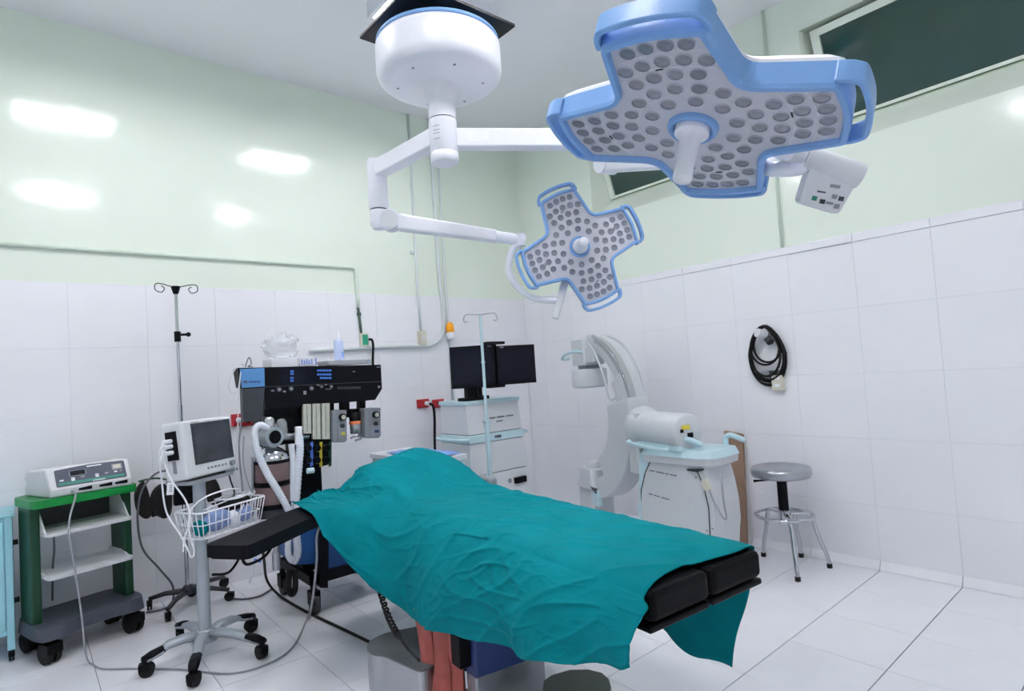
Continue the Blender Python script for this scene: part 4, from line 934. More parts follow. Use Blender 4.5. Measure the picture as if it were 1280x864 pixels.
cable('sampling_line', 'thin clear sampling line looping at left of the ventilator', [AP(306, 458.5, YF+.04), AP(300, 455, YF+.0), AP(290, 468, YF-.02), AP(286, 485, YF-.02), AP(292, 492, YF-.02), AP(298, 485, YF-.02), AP(301, 465, YF-.012), AP(298, 500, YF-.02), AP(297, 545, YF-.03), AP(294, 580, YF-.03), AP(297, 612, YF-.03)], .0028, M_offw)
cable('sampling_line', 'grey tube hanging between monitor and absorber canister', [AP(305, 545, YF+.02), AP(304, 575, YF-.03), AP(309, 600, YF-.05), AP(315, 616, YF-.06)], .0035, M_cordg)
# hose and cords under the arm board
cable('pedal_cord', 'black cord running over the floor from arm board to table base', [PZ(327, 664, .62)+V3((.02, .1, 0)), PZ(330, 700, .3), PZ(334, 726, .10), PZ(350, 745, .02), PZ(385, 766, .008), PZ(425, 785, .008), PZ(460, 802, .008), PZ(472, 808, .012)], .008, M_rubber)
cable('floor_lead', 'thin dark lead lying between drip stand and anaesthesia machine', [PZ(289, 748, .007), PZ(305, 749, .007), PZ(325, 745, .007), PZ(340, 736, .007)], .006, M_cordd)
pts = []
c0_, c1_, c2_ = PD(470, 722, 2.75), PD(486, 772, 2.45), PD(524, 826, 2.18)
base_ = spline([c0_, c1_, (c1_+c2_)/2+V3((0, 0, -.02)), c2_], 60)
for i, p in enumerate(base_):
    a = i*.9; amp = .010*S((len(base_)*.62-i)/20)+.0008; pts.append(p+V3((math.cos(a)*amp, math.sin(a)*amp*.7, math.sin(a)*amp)))
q = MB(); q.tube(pts, .0055, n=6); o = q.build('handset_cord', M_rubber, None); tag(o, 'black coiled handset cord hanging from under the drape', 'cable')
q = MB(); q.tube(spline([PD(317, 700, 2.9), PD(315, 716, 2.9), PD(312, 728, 2.95)], 6), .005, n=6); q.tube(spline([PD(318, 700, 2.9), PD(323, 690, 2.9), PD(326, 684, 2.9)], 4), .004, n=6)
o = q.build('suction_tube', M_clearhose, None); tag(o, 'short clear tube with blue clamp dangling below the arm board', 'tube'); MB().box(PD(322, 701, 2.89), (.035, .008, .012), Matrix.Rotation(.5, 3, 'Y')).build('clamp', M_bluem, o)
cable('suction_line', 'thin grey line from the arm board edge down past the caster', [bc+Mb2@V3((.55, -hw-.008, -.02)), PD(397, 665, 2.75), PD(396, 700, 2.78), PD(392, 740, 2.85), PZ(387, 772, .01)], .006, M_cordg)

# ================================================================ FITTINGS ON THE LEFT WALL
YW = WY-.011
def WP(x, y, off=0.0): return PY(x, y, WY-off)
def pipe(name, label, pts, r, m, clamps=()):
    q = MB(); q.tube(pts, r, n=10); o = q.build(name, m, None); tag(o, label, 'conduit')
    for c_ in clamps: MB().box(c_, (.03, .02, .03)).build('clamp', m, o, .003)
    return o
M_condg = mat('green painted conduit', (212, 226, 212), .35, var=.03); M_condd = mat('dark green pipe', (70, 92, 84), .4, var=.05)
zc = 2.254
hp = [V3((X0+.05, WY-.014, zc)), V3((2.09, WY-.014, zc)), V3((2.112, WY-.014, zc-.006)), V3((2.118, WY-.014, zc-.03)), V3((2.120, WY-.014, 2.02)), V3((2.120, WY-.022, 1.99)), V3((2.120, WY-.022, 1.93))]
pipe('wall_conduit', 'pale green conduit running along the left wall above the tiles', hp, .013, M_condg, [V3((.17, WY-.012, zc)), V3((1.42, WY-.012, zc)), V3((2.125, WY-.02, 1.995))])
q = MB(); q.tube([V3((2.120, WY-.022, 1.925)), V3((2.130, WY-.022, 1.80)), V3((2.136, WY-.022, 1.71))], .011, n=10); o = q.build('socket_conduit', M_condd, None); tag(o, 'short dark green pipe between pale conduit and green socket', 'conduit')
MB().cyl((2.125, WY-.022, 1.86), (2.125, WY-.022, 1.885), .018, n=10).build('coupling', M_condd, o)
def wallbox(name, label, cat, x, z, wd, hg, dp, m, face=None):
    t = thing(name, label, cat, (x, YW-dp/2, z-hg/2)); b = MB().bb((x-wd/2, YW-dp, z-hg/2), (x+wd/2, YW, z+hg/2)).build('box', m, t, .004)
    MB().bb((x-wd*.36, YW-dp-.006, z-hg*.38), (x+wd*.36, YW-dp, z+hg*.38)).build('face_plate', face or m, t, .003); return t
sk = wallbox('wall_socket', 'green faced wall socket with black plug above ventilator', 'socket', 2.150, 1.66, .065, .11, .045, M_ivory, M_socketg)
cable('plug_cord', 'black cord plugged into the green wall socket hanging down', [V3((2.172, YW-.062, 1.66)), V3((2.195, YW-.075, 1.655)), V3((2.205, YW-.07, 1.60)), V3((2.205, YW-.05, 1.48)), V3((2.205, YW-.04, 1.25))], .010, M_rubber)
sw = wallbox('light_switch', 'ivory switch box at the lower end of the wall conduit', 'switch', 2.70, 1.665, .075, .125, .04, M_ivory)
MB().bb((2.69, YW-.05, 1.65), (2.71, YW-.046, 1.69)).build('rocker', M_white, sw)
M_cwhite = mat('pale conduit', (214, 222, 222), .35, var=.02)
pipe('wall_conduit', 'thin pale conduit dropping from ceiling to the ivory switch box', [V3((2.70, WY-.013, CE-.005)), V3((2.695, WY-.013, 2.07)), V3((2.695, WY-.022, 2.03)), V3((2.70, WY-.022, 1.735))], .011, M_cwhite, [V3((2.66, WY-.012, 2.43))])
tk = [V3((1.70, WY-.03, 1.585)), V3((2.35, WY-.03, 1.60)), V3((2.70, WY-.032, 1.60)), V3((2.80, WY-.032, 1.61)), V3((2.88, WY-.032, 1.655)), V3((2.925, WY-.032, 1.73)), V3((2.935, WY-.03, 1.83)), V3((2.935, WY-.024, 2.04)), V3((2.925, WY-.018, 2.3)), V3((2.92, WY-.018, CE-.005))]
pipe('wall_conduit', 'thicker pale conduit curving up the left wall beside the amber lamp', spline(tk, 6), .016, M_cwhite, [])
pipe('wall_conduit', 'thin pale conduit running down to the amber beacon lamp', [V3((2.992, WY-.013, CE-.005)), V3((2.992, WY-.013, 2.07)), V3((2.992, WY-.022, 2.03)), V3((2.992, WY-.022, 1.09))], .011, M_cwhite)
bn = thing('beacon_lamp', 'small amber beacon lamp on white base on left wall', 'beacon', (2.985, YW-.045, 1.655))
MB().lathe([(.036, .0), (.038, .01), (.036, .055), (.03, .06)], (2.985, YW-.045, 1.655), n=20).build('base', M_paper, bn)
MB().lathe([(.036, .06), (.037, .10), (.031, .13), (.017, .148), (0, .152)], (2.985, YW-.045, 1.655), n=22).build('lens', M_orange, bn)
MB().bb((2.965, YW-.015, 1.66), (3.005, YW, 1.70)).build('bracket', M_paper, bn)
for i, (px, lb) in enumerate(((527, 'left red wall socket with black plug beside monitor cart'), (546, 'right red wall socket with black plug beside monitor cart'))):
    c_ = WP(px, 504.5); sk = wallbox('wall_socket', lb, 'socket', c_.x, c_.z, .115, .075, .022, M_redp)
    MB().cyl((c_.x+.02, YW-.028, c_.z), (c_.x+.03, YW-.065, c_.z-.003), .019, n=12).build('plug', M_black if i else M_white, sk)
    x_ = c_.x
    cable('power_cord', ['thick black power cord from the left red socket', 'thick black power cord from the right red socket'][i], [V3((x_+.03, YW-.065, c_.z-.003)), V3((x_+.065, YW-.07, c_.z-.03)), V3((x_+.085, YW-.05, c_.z-.14)), V3((x_+(.08 if i == 0 else .05), YW-.04, c_.z-.33)), V3((x_+(.07 if i == 0 else .04), YW-.04, c_.z-.60)), V3((x_+.08, YW-.05, .3)), V3((x_+.12, YW-.08, .02))], .012, M_rubber)
for i, (px, lb) in enumerate(((296, 'red wall socket with white plug right of the patient monitor'), (307, 'red wall socket half behind the ventilator left side'))):
    c_ = WP(px, 525); sk = wallbox('wall_socket', lb, 'socket', c_.x, c_.z, .085, .085, .022, M_redp)
    MB().cyl((c_.x, YW-.028, c_.z), (c_.x, YW-.06, c_.z), .018, n=12).build('plug', M_paper if i == 0 else M_black, sk)
    cable('power_cord', ['grey cord hanging from the red socket by the monitor', 'dark cord leaving the red socket toward the ventilator'][i], [V3((c_.x, YW-.06, c_.z)), V3((c_.x+(.0 if i == 0 else .05), YW-.075, c_.z-.04)), V3((c_.x+(-.01 if i == 0 else .09), YW-.05, c_.z-.22)), V3((c_.x+(.01 if i == 0 else .09), YW-.04, c_.z-.6))], .006, M_cordg if i == 0 else M_cordd)

# ================================================================ MONITOR CART
mcx0, mcx1, mcy0, mcy1 = 2.50, 3.0, 3.52, 3.86
mcart = thing('monitor_cart', 'off white C-arm monitor trolley with aqua frame and sloping front', 'trolley', (2.75, 3.7, 0))
zt = 1.125
def cartp(y0_, y1_, z0_, z1_, name, m, dx=0, bev=.006):
    q = MB(); sl = .055
    def yy(z): return mcy0+.0-(zt-z)*.10+.0
    vs = []
    for z in (z0_, z1_):
        e = (zt-z)*.03
        vs += [(mcx0-dx-e, yy(z)+y0_, z), (mcx1+dx+e, yy(z)+y0_, z), (mcx1+dx+e, mcy1+y1_, z), (mcx0-dx-e, mcy1+y1_, z)]
    q.add(vs, [(0, 3, 2, 1), (4, 5, 6, 7), (0, 1, 5, 4), (1, 2, 6, 5), (2, 3, 7, 6), (3, 0, 4, 7)]); return q.build(name, m, mcart, bev)
for z0_, z1_, nm in ((.88, 1.10, 'upper_panel'), (.585, .815, 'middle_panel'), (.16, .58, 'lower_panel')): cartp(0, 0, z0_, z1_, nm, M_offw)
cartp(.012, -.005, .14, 1.10, 'core', M_mgrey, -.012, 0)
cartp(-.01, .01, 1.098, 1.13, 'top_frame', M_aqua, .012)
cartp(-.012, .0, .818, .876, 'handle_band', M_aqua, .006)
lt = MB(); 
for i in range(14): 
    if i % 5 == 3: continue
    MB().bb((2.70+i*.018, mcy0-.024, .985), (2.712+i*.018, mcy0-.0135, .992)).build('lettering', M_ink, mcart)
for i in range(4): MB().bb((2.76+i*.016, mcy0-.024, .955), (2.772+i*.016, mcy0-.015, .962)).build('lettering', M_ink, mcart)
MB().bb((2.72, mcy0-.046, .838), (2.78, mcy0-.036, .856)).build('latch', M_dgrey, mcart, .003)
q = MB(); q.tube(spline([(2.49, mcy0-.03, .85), (2.44, mcy0+.0, .85), (2.42, mcy0+.12, .85), (2.43, mcy0+.30, .85), (2.49, mcy0+.34, .85)], 5), .013, n=8); q.build('push_rail', M_aqua, mcart)
q = MB(); q.tube(spline([(3.01, mcy0-.03, .85), (3.06, mcy0-.01, .85), (3.075, mcy0+.12, .85), (3.06, mcy0+.30, .85), (3.01, mcy0+.34, .85)], 5), .013, n=8); q.build('push_rail', M_aqua, mcart)
MB().bb((2.86, mcy0-.088, .475), (2.97, mcy0-.055, .52)).build('printer_slot', M_black, mcart, .002)
MB().cyl((2.815, mcy0-.07, .505), (2.815, mcy0-.04, .505), .017, n=16).build('key_lock', M_chrome, mcart)
for cx_, cy_ in ((2.55, 3.52), (2.95, 3.52), (2.55, 3.82), (2.95, 3.82)): caster(mcart, (cx_, cy_, 0), .06, wdt=.05)
# yoke with two screens
q = MB(); q.bb((2.70, 3.62, zt), (2.80, 3.74, zt+.03)); q.bb((2.735, 3.66, zt+.02), (2.765, 3.72, zt+.42)); q.build('screen_yoke', M_black, mcart, .004)
def monitor(label, tlp, trp, blp, D0, D1):
    a, b, c_ = PD(*tlp, D0), PD(*trp, D1), PD(*blp, D0); t = thing('display_monitor', label, 'monitor', (a+b+c_+c_)/4)
    u_ = (b-a); wd = u_.length; u_.z = 0; u_.normalize(); n_ = V3((u_.y, -u_.x, 0)); hg = (a-c_).length
    M = Matrix((u_, V3((0, 0, 1)), n_)).transposed(); ctr = (a+b)/2-V3((0, 0, hg/2))
    bz = MB().box(ctr-n_*.025, (wd, hg, .045), M).build('case', M_black, t, .005)
    MB().box(ctr-n_*.002, (wd-.035, hg-.04, .004), M).build('screen', M_screen, t)
    MB().box(ctr+u_*(wd*.40 if D1 < D0 else -wd*.36)+V3((0, 0, hg/2-.012))+n_*.0005, (.03, .009, .002), M).build('badge', M_mgrey, t)
    MB().box(ctr-n_*.06, (wd*.6, hg*.6, .04), M).build('back_cover', M_black, t, .01)
    return t, ctr, u_, n_, wd, hg
t1, ctr1, u1_, n1_, w1_, h1_ = monitor('left flat screen of the pair on the trolley, with lower stand', (561, 432.7), (617, 432), (561.5, 485), 4.33, 4.28)
q = MB(); b_ = PD(593, 490, 4.36); q.bb((b_.x-.10, b_.y-.02, zt+.006), (b_.x+.09, b_.y+.08, zt+.03)); q.bb((b_.x-.06, b_.y, zt+.02), (b_.x+.03, b_.y+.05, zt+.2)); q.build('stand', M_black, t1, .004)
t2, *_r = monitor('right flat screen of the pair, angled toward the wall', (620, 431.7), (668, 431), (620, 481), 4.28, 4.42)
p = PD(617, 429, 4.30); MB().box(p, (.16, .07, .02)).build('top_clip', M_black, mcart, .003)
p = PD(619, 483, 4.30); MB().box(p, (.14, .07, .02)).build('lower_clip', M_black, mcart, .003)
p0, p1 = PD(616, 429, 4.32), PD(618, 484, 4.32); beam('screen_post', p0, p1, .03, .05, M_black, mcart, .003)
# pale blue drip stand in front of the trolley
ivx, ivy = 2.50, 3.28
iv2 = thing('iv_pole', 'pale blue drip stand with double hook in front of monitor trolley', 'drip stand', (ivx, ivy, 0))
MB().cyl((ivx, ivy, .05), (ivx, ivy, .98), .017, n=14).build('pole_lower', M_aqua, iv2)
MB().cyl((ivx, ivy, .98), (ivx, ivy, 1.74), .0105, n=12).build('pole_upper', M_aqua, iv2)
MB().cyl((ivx, ivy, .95), (ivx, ivy, 1.0), .024, n=14).build('collar', M_aqua, iv2); MB().cyl((ivx, ivy, 1.40), (ivx, ivy, 1.415), .014, n=12).build('stop_ring', M_aqua, iv2)
q = MB(); q.tube(spline([(ivx, ivy, .985), (ivx-.05, ivy-.03, .99), (ivx-.065, ivy-.04, 1.0)], 4), .004, n=6); q.build('lock_screw', M_steel, iv2)
for s in (-1, 1):
    q = MB(); q.tube(spline([V3((ivx, ivy, 1.745)), V3((ivx+s*.06, ivy-s*.05, 1.752)), V3((ivx+s*.085, ivy-s*.065, 1.745)), V3((ivx+s*.095, ivy-s*.072, 1.715)), V3((ivx+s*.085, ivy-s*.065, 1.695)), V3((ivx+s*.072, ivy-s*.055, 1.705))], 5), .0045, n=6); q.build('hook', M_steel, iv2)
for k5 in range(4):
    a = k5*math.pi/2+.5; e = V3((ivx+.22*math.cos(a), ivy+.22*math.sin(a), .06)); MB().tube([V3((ivx, ivy, .09)), e], .011, n=8).build('leg', M_aqua, iv2); caster(iv2, (e.x, e.y, 0), .025, wdt=.022, ang=a)
# small white table behind the head of the operating table
wt_ = thing('side_table', 'small white side table behind the head of the operating table', 'table', (2.15, 3.6, 0))
zz = .80; wx0, wx1, wy0, wy1 = 1.93, 2.27, 3.20, 3.98
MB().prism(round_poly([(wx0, wy0), (wx1, wy0), (wx1, wy1), (wx0, wy1)], .03), zz-.028, zz, ).build('table_top', M_white, wt_, .006)
MB().bb((wx0+.02, wy0+.02, .12), (wx1-.02, wy1-.02, zz-.03)).build('body', M_aqua, wt_, .006)
for cx_, cy_ in ((wx0+.05, wy0+.05), (wx1-.05, wy0+.05), (wx0+.05, wy1-.05), (wx1-.05, wy1-.05)): caster(wt_, (cx_, cy_, 0), .05, wdt=.035)
nx, ny = 12, 18; vs = []
for i in range(nx+1):
    for j in range(ny+1):
        x = wx0+.06+(wx1-wx0-.08)*i/nx; y = wy0+.06+.55*j/ny; vs.append((x+.01*noise.noise(V3((y*6, 0, 1))), y+.012*noise.noise(V3((x*9, 0, 4))), zz+.006+.012*abs(noise.noise(V3((x*14, y*10, 2))))))
q = MB(); q.add(vs, [(i*(ny+1)+j, i*(ny+1)+j+1, (i+1)*(ny+1)+j+1, (i+1)*(ny+1)+j) for i in range(nx) for j in range(ny)], True); o = q.build('sterile_wrap', M_papb, None); tag(o, 'crumpled pale blue sterile wrap spread on the white side table', 'wrap')
o.modifiers.new('thickness', 'SOLIDIFY').thickness = .002

# ================================================================ C-ARM
M_grv = mat('groove grey', (172, 175, 178), .4)
M_carm = mat('c-arm grey white', (204, 207, 211), .4, var=.02)
ca_ = thing('c_arm_xray', 'white mobile C-arm X-ray machine with pale aqua handles', 'medical device', (3.45, 3.137, 0), math.radians(-18))
l = L(ca_); R_ = l.r; CC, RC = .945, .585
# local frame: the C lies in the local y-z plane, its back toward -y
def arcpts(r, a0, a1, n): return [(-r*math.cos(math.radians(a0+(a1-a0)*i/n)), CC+r*math.sin(math.radians(a0+(a1-a0)*i/n))) for i in range(n+1)]
def arc_solid(r0, r1, a0, a1, hx, name, m, bev=.01, n=36, xo=0):
    o_, i_ = arcpts(r1, a0, a1, n), arcpts(r0, a0, a1, n); vs = []
    for y, z in o_: vs += [l(xo-hx, y, z), l(xo+hx, y, z)]
    for y, z in i_: vs += [l(xo-hx, y, z), l(xo+hx, y, z)]
    k = (n+1)*2; fs = []
    for a in range(n):
        p = a*2; fs += [(p, p+2, p+3, p+1), (k+p, k+p+1, k+p+3, k+p+2), (p, k+p, k+p+2, p+2), (p+1, p+3, k+p+3, k+p+1)]
    fs += [(0, 1, k+1, k), (k-2, 2*k-2, 2*k-1, k-1)]
    q = MB(); q.add(vs, fs, True); return q.build(name, m, ca_, bev)
arc_solid(RC-.07, RC+.05, 20, 84, .055, 'arc_upper', M_carm)
arc_solid(RC-.235, RC+.055, -62, 14, .085, 'arc_lower', M_carm)
arc_solid(RC-.10, RC+.05, -88, -60, .085, 'arc_foot', M_carm)
arc_solid(RC-.11, RC+.05, 13, 32, .07, 'arc_joint', M_carm)
arc_solid(RC+.005, RC+.052, 14, 72, .028, 'arc_groove', M_grv, .003, xo=-.032)
arc_solid(RC+.042, RC+.062, 14, 74, .010, 'arc_rail', M_chrome, .003, xo=-.062)
# image intensifier at the top, tube housing at the bottom
MB().prism(round_poly([(-.10, -.10), (.10, -.10), (.10, .11), (-.10, .11)], .04), 1.34, 1.54, l(0, .02, 0), R_).build('intensifier_block', M_carm, ca_, .012, 3)
MB().prism(round_poly([(-.07, -.18), (.07, -.18), (.09, .02), (-.09, .02)], .03), 1.36, 1.47, l(0, 0, 0), R_).build('intensifier_arm', M_carm, ca_, .012)
MB().lathe([(.10, 1.345), (.085, 1.33), (.085, 1.31)], l(0, .02, 0), n=32).build('intensifier_neck', M_mgrey, ca_)
MB().lathe([(.13, 1.31), (.14, 1.30), (.14, 1.18), (.135, 1.165), (.118, 1.163)], l(0, .02, 0), n=40).build('image_intensifier', M_carm, ca_)
MB().lathe([(.117, 1.168), (0, 1.168)], l(0, .02, 0), n=40).build('intensifier_face', M_mgrey, ca_)
q = MB(); q.tube(spline([l(-.10, -.06, 1.44), l(-.16, -.06, 1.45), l(-.19, .05, 1.43), l(-.17, .14, 1.40), l(-.10, .16, 1.40)], 6), .012, n=8); q.build('grip_bar', M_aqua, ca_)
q = MB(); q.tube(spline([l(-.07, -.12, 1.51), l(-.10, -.26, 1.43), l(-.11, -.38, 1.25), l(-.11, -.42, 1.12), l(-.085, -.42, 1.08), l(-.06, -.46, 1.10)], 8), .008, n=8); q.build('cable_guide', M_carm, ca_)
q = MB(); q.tube(spline([l(.08, -.18, 1.55), l(.09, -.36, 1.47), l(.09, -.52, 1.30), l(.09, -.58, 1.12), l(.07, -.61, 1.08), l(.05, -.57, 1.06)], 8), .009, n=8); q.build('cable_guide', M_carm, ca_)
MB().prism(round_poly([(-.12, -.14), (.12, -.14), (.12, .13), (-.12, .13)], .05), .39, .53, l(0, .02, 0), R_, top=round_poly([(-.10, -.11), (.10, -.11), (.10, .10), (-.10, .10)], .05)).build('tube_housing', M_carm, ca_, .015, 3)
MB().prism(round_poly([(-.10, -.10), (.10, -.10), (.10, .12), (-.10, .12)], .03), .16, .388, l(0, .03, 0), R_).build('generator_block', M_carm, ca_, .012)
MB().lathe([(.06, .53), (.06, .57), (.045, .585)], l(0, .05, 0), n=24).build('collimator', M_carm, ca_)
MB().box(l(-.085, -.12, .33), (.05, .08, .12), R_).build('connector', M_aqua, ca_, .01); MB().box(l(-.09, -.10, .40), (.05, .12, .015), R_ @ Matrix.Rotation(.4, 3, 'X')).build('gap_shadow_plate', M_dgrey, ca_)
# body
RC_, lC = R_, l
mB = Matrix.Translation((3.25, 3.137, 0)); lB = lambda x, y, z: mB @ V3((x, y, z)); l = lB; R_ = I3; n_ = V3((1, 0, 0)); Lx = -.19; XB = .10
def BP(px, py, x=Lx): w_ = PL(px, py, lB(x, 0, 0), n_); v_ = mB.inverted() @ w_; return (v_.y, v_.z)
def bslab(name, pxs, x0_, x1_, m, parent, bev=.01, x=Lx, extra=()):
    lp = [BP(a, b, x) for a, b in pxs]+list(extra); k = len(lp)
    if sum(lp[i-1][0]*lp[i][1]-lp[i][0]*lp[i-1][1] for i in range(k)) < 0: lp = lp[::-1]
    M = R_ @ Matrix((V3((0, 1, 0)), V3((0, 0, 1)), V3((1, 0, 0)))).transposed()
    return MB().prism(lp, x0_, x1_, l(0, 0, 0), M).build(name, m, parent, bev, 3)
yr = BP(893, 675)[0]; yl = BP(800, 640)[0]
body = bslab('body', [(799, 640), (801, 610), (806, 590), (815, 572), (840, 574), (880, 585), (886, 605), (892, 635), (894, 660), (893, 675)], Lx, XB, M_carm, ca_, .02, extra=((yr+.02, .12), (yl, .12)))
bslab('body_corner', [(799, 640), (800, 566), (815, 570), (806, 592), (801.5, 612)], Lx-.006, XB-.02, M_aqua, ca_, .004, extra=((yl+.01, .12),))
for pts in ([(815.5, 571.5), (806.5, 591), (801.8, 612), (800.5, 640)], [(872, 590), (880, 608), (886, 635), (888, 672)]):
    MB().tube([l(Lx-.002, *BP(a, b)) for a, b in pts], .0035, n=5).build('panel_line', M_dgrey, body)
lipp = [BP(a, b) for a, b in ((801, 566), (803, 573), (845, 578), (880, 582), (893, 576), (894, 566), (870, 563))]
ys_ = [p[0] for p in lipp]; ya, yb = min(ys_), max(ys_); zl0 = BP(860, 583)[1]; zl1 = BP(860, 573)[1]; zl2 = BP(860, 562)[1]
rp_ = round_poly([(-.22, ya), (XB+.03, ya), (XB+.03, yb), (-.22, yb)], [.12, .08, .04, .06], 6)
MB().prism(offset_poly(rp_, .05), zl0-.01, zl0+.012, l(0, 0, 0), R_, top=offset_poly(rp_, .012)).build('console_underside', M_carm, ca_, .006)
MB().prism(offset_poly(rp_, .012), zl0+.01, zl1+.004, l(0, 0, 0), R_, top=offset_poly(rp_, .004)).build('console_lip', M_carm, ca_, .006)
MB().prism(rp_, zl1+.005, zl2-.005, l(0, 0, 0), R_, top=offset_poly(rp_, .02)).build('console_top', M_aqua, ca_, .008, 3)
zc_ = zl2-.006
def handle(y, x, ln, nm='push_handle'):
    q = MB(); q.tube(spline([l(x, y, zc_-.01), l(x, y, zc_+.035), l(x, y-.02, zc_+.06), l(x, y-ln*.5, zc_+.058), l(x+.03, y-ln, zc_+.03)], 6), .017, n=10); q.build(nm, M_aqua, ca_)
handle(BP(852, 560)[0], -.17, .11); handle(BP(908, 560, XB)[0], XB, .11)
# horizontal support column
l, R_ = lC, RC_; n_ = R_ @ V3((1, 0, 0))
def BC(px, py, x): v_ = MW[ca_.name].inverted() @ PL(px, py, lC(x, 0, 0), n_); return (v_.y, v_.z)
cy0, cy1 = BC(800, 535, -.02)[0], BC(857, 540, -.02)[0]; zc0 = BC(835, 538, -.02)[1]
q = MB(); M = R_ @ Matrix((V3((1, 0, 0)), V3((0, 0, 1)), V3((0, -1, 0)))).transposed()
q.lathe([(.10, -cy0-.05), (.135, -cy0-.02), (.142, -cy0+.02), (.135, -cy0+.05), (.112, -cy0+.06), (.112, -cy1-.01), (.10, -cy1), (.0, -cy1+.002)], l(0, 0, zc0), M, n=36); col_ = q.build('support_column', M_carm, ca_)
pe = l(-.03, cy1-.003, zc0+.03); MB().box(l(-.02, cy1-.004, zc0+.03), (.06, .004, .028), R_).build('warning_label', M_yellow, col_); MB().box(l(.01, cy1-.004, zc0-.02), (.04, .006, .03), R_).build('column_socket', M_black, col_); MB().box(l(-.05, cy1-.004, zc0+.01), (.02, .006, .02), R_).build('column_socket', M_black, col_)
MB().prism(round_poly([(-.09, cy1), (.09, cy1), (.09, cy0), (-.09, cy0)], .03), zl2-.01, zc0-.08, l(0, 0, 0), R_).build('column_saddle', M_aqua, ca_, .01)
q = MB(); q.tube(spline([l(-.12, cy0-.02, zc0-.085), l(-.15, cy0-.06, zc0-.09), l(-.15, cy1+.08, zc0-.10), l(-.13, cy1+.03, zc0-.09)], 6), .014, n=8); q.build('column_lever', M_aqua, ca_)
MB().prism(round_poly([(-.10, -RC-.14), (.10, -RC-.14), (.10, -RC-.02), (-.10, -RC-.02)], .03), zc0-.30, zc0+.10, l(0, 0, 0), R_).build('arc_carrier', M_carm, ca_, .015, 3)
# writing on the body (too small to read) and small fittings
l, R_ = lB, I3; n_ = V3((1, 0, 0))
def bprint(x0_, y0_, x1_, y1_, nch, gaps):
    for i in range(nch):
        if i in gaps: continue
        a = i/nch; b = (i+.72)/nch; pts = [(x0_+(x1_-x0_)*t, y0_+(y1_-y0_)*t) for t in (a, b)]
        hh = (.3, .8, .5)[i % 3]
        bslab('lettering', [(pts[0][0], pts[0][1]-hh), (pts[1][0], pts[1][1]-hh), (pts[1][0], pts[1][1]+.6), (pts[0][0], pts[0][1]+.6)], Lx-.0022, Lx-.0002, M_ink, body, 0)
bprint(812, 588, 846, 595, 20, (4, 11, 14)); bprint(811, 617, 837, 625, 15, (3, 8))
for px, py in ((870, 597), (884, 663), (891, 661)): w_ = PL(px, py, l(Lx, 0, 0), n_); MB().cyl(w_, w_-n_*.004, .006, n=8).build('screw', M_mgrey, body)
bslab('catch', [(860, 588), (872, 590), (880, 588), (880, 586), (860, 586)], Lx-.012, Lx, M_dgrey, body, .002)
bslab('hand_switch', [(880, 599), (885, 598), (888, 606), (889, 612), (885, 613), (881, 607)], Lx-.03, Lx, M_ivory, body, .006)
q = MB(); q.tube(spline([l(Lx-.02, *BP(889, 612)), l(Lx-.03, *BP(897, 628)), l(Lx-.02, *BP(906, 646)), l(Lx-.01, *BP(909, 646)), l(Lx-.01, *BP(905, 620)), l(Lx+.01, *BP(900, 590))], 6), .006, n=6); q.build('switch_cord', M_cordg, body)
for yy in (BP(815, 600)[0], yr+.12):
    for xx in (-.14, XB-.05): caster(ca_, l(xx, yy, 0), .06, wdt=.045)
MB().prism(round_poly([(-.17, yr+.02), (XB-.02, yr+.02), (XB-.02, yl-.02), (-.17, yl-.02)], .03), .08, .125, l(0, 0, 0), R_).build('base_frame', M_mgrey, ca_, .006)
# plank leaning on the wall behind
pb_ = [V3((3.893, 2.285, .004)), V3((3.893, 2.165, .004)), V3((3.925, 2.15, .78)), V3((3.925, 2.29, .80))]
q = MB(); nx_ = V3((1, 0, -.04)).normalized(); q.add([p-nx_*.026 for p in pb_]+[p-nx_*.002 for p in pb_], [(0, 1, 2, 3), (7, 6, 5, 4), (0, 4, 5, 1), (1, 5, 6, 2), (2, 6, 7, 3), (3, 7, 4, 0)]); o = q.build('wood_plank', M_wood, None, .003); tag(o, 'bare brown wooden plank standing on end behind C-arm', 'plank')

# ================================================================ STOOL
sx, sy = 3.64, 1.77
so = thing('stool', 'round steel stool with foot ring on chrome legs', 'stool', (sx, sy, 0))
zs_ = .605
MB().lathe([(0, zs_-.028), (.09, zs_-.03), (.155, zs_-.042), (.168, zs_-.038), (.178, zs_-.02), (.178, zs_+.005), (.168, zs_+.020), (.145, zs_+.024), (.11, zs_+.014), (.05, zs_+.004), (0, zs_+.002)], (sx, sy, 0), n=48).build('seat', M_steel, so)
MB().cyl((sx, sy, .35), (sx, sy, zs_-.05), .030, n=20).build('gas_cover', M_black, so, .003)
MB().cyl((sx, sy, zs_-.055), (sx, sy, zs_-.028), .05, n=18).build('seat_plate', M_black, so)
q = MB(); lv = V3((-.55, .83, 0)); q.tube(spline([V3((sx, sy, zs_-.05)), V3((sx, sy, zs_-.062))+lv*.08, V3((sx, sy, zs_-.068))+lv*.165], 4), [.006]*7+[.008, .010], n=8); q.build('lever', M_black, so)
MB().cyl((sx, sy, .30), (sx, sy, .36), .034, n=18).build('hub', M_chrome, so)
ringr = .165; MB().tube([(sx+ringr*math.cos(a*math.pi/24), sy+ringr*math.sin(a*math.pi/24), .325) for a in range(48)], .011, n=10, closed=True).build('foot_ring', M_chrome, so)
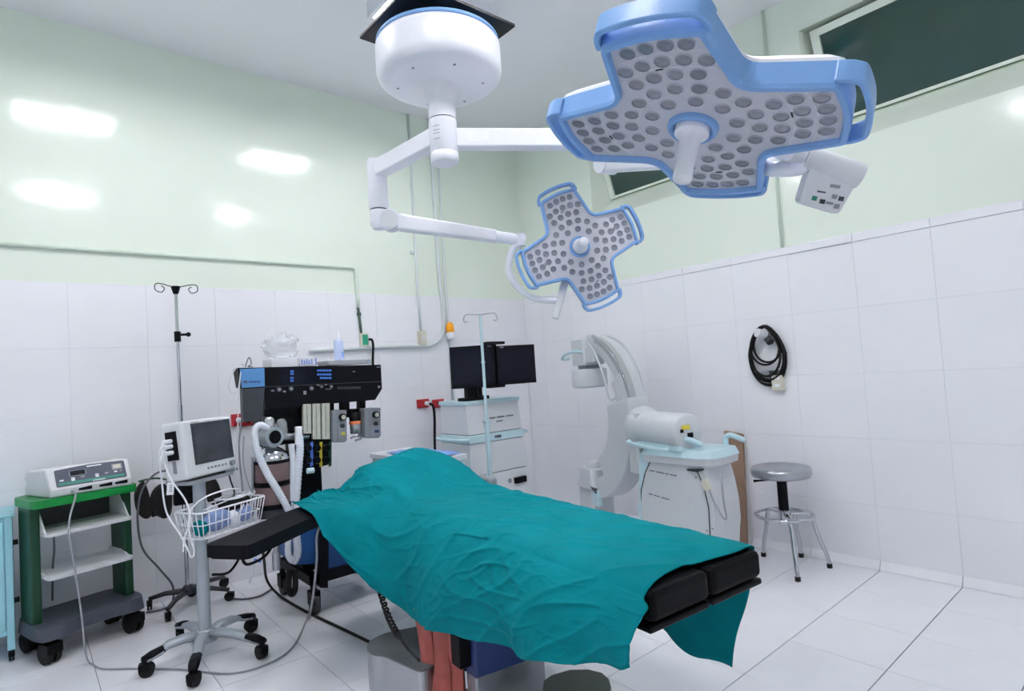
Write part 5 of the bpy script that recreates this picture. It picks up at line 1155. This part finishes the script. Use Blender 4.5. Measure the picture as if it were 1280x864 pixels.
for px, py in ((960, 698), (991, 717), (1046, 710), (1010, 692)):
    e = PZ(px, py, 0); e.x = min(e.x, 3.86); d_ = V3((e.x-sx, e.y-sy, 0)); d_.normalize()
    e = V3((sx, sy, 0))+d_*.235
    if e.x > 3.87: e.x = 3.87
    q = MB(); q.tube(spline([V3((sx, sy, .335))+d_*.03, V3((sx, sy, .335))+d_*.12, V3((sx, sy, .315))+d_*.155, V3((sx, sy, .20))+d_*.185, V3((sx, sy, .09))+d_*.222, V3((e.x, e.y, .02))], 5), .0125, n=10); lg = q.build('leg', M_chrome, so)
    MB().cyl((e.x, e.y, 0.0), (e.x, e.y, .025), .016, n=12).build('rubber_foot', M_rubber, lg)

# ================================================================ FITTINGS ON THE RIGHT WALL
XW = WX-.011
cl_ = thing('cable_coil', 'black cable coiled in tall loops on the right wall', 'cable', (XW-.05, 1.93, 1.12))
cyy, czz = 1.925, 1.325
for i, (rw, rh, dx, dz) in enumerate(((.125, .205, 0, 0), (.118, .20, .012, .004), (.112, .185, .02, .02), (.105, .17, .01, .03), (.128, .19, -.012, .012), (.095, .12, .006, .075), (.10, .13, .014, .068))):
    pts = []
    for a in range(28):
        t = 2*math.pi*a/28; s_, c_ = math.sin(t), math.cos(t)
        yy = rw*s_*(1-.25*c_*(1 if c_ > 0 else .3)); pts.append((XW-.028-.008*(i % 4)-.012*max(0, c_), cyy+yy+.008*math.sin(i*2.3), czz+rh*c_+dz-.0*i))
    MB().tube(pts, .0078, n=7, closed=True).build('loop', M_rubber, cl_)
hk = thing('wall_plug', 'grey angled plug holder above the coiled cable', 'plug', (XW, cyy, 1.46))
q = MB(); q.cyl((XW, cyy-.005, 1.465), (XW-.05, cyy-.005, 1.465), .03, n=18); q.build('socket_body', M_mgrey, hk, .004)
q = MB(); q.cyl((XW-.05, cyy-.003, 1.468), (XW-.105, cyy+.02, 1.485), .034, .03, n=18); q.build('plug_head', M_offw, hk, .005)
q = MB(); q.cyl((XW-.045, cyy-.02, 1.44), (XW-.06, cyy-.045, 1.415), .026, n=14); q.build('plug_tail', M_dgrey, hk, .004)
gx = thing('wall_socket', 'grey metal socket box framed by the coiled cable', 'socket', (XW, 1.915, 1.20)); MB().bb((XW-.022, 1.855, 1.165), (XW, 1.985, 1.225)).build('box', M_mgrey, gx, .004); MB().bb((XW-.026, 1.862, 1.17), (XW-.02, 1.925, 1.22)).build('face_plate', M_dgrey, gx, .002)
sx_ = thing('wall_socket', 'ivory double socket hanging just below the coiled cable', 'socket', (XW, 1.868, 1.095)); MB().bb((XW-.045, 1.83, 1.085), (XW, 1.905, 1.19)).build('box', M_ivory, sx_, .006)
for dz in (.025, .075): MB().bb((XW-.048, 1.85, 1.085+dz), (XW-.044, 1.885, 1.085+dz+.022)).build('outlet', M_paper, sx_, .001)
q = MB(); q.tube([(WX-.013, 1.775, CE-.005), (WX-.013, 1.775, ZR+.056)], .011, n=8); o = q.build('wall_conduit', M_condg, None); tag(o, 'pale green conduit on the right wall between the two windows', 'conduit')
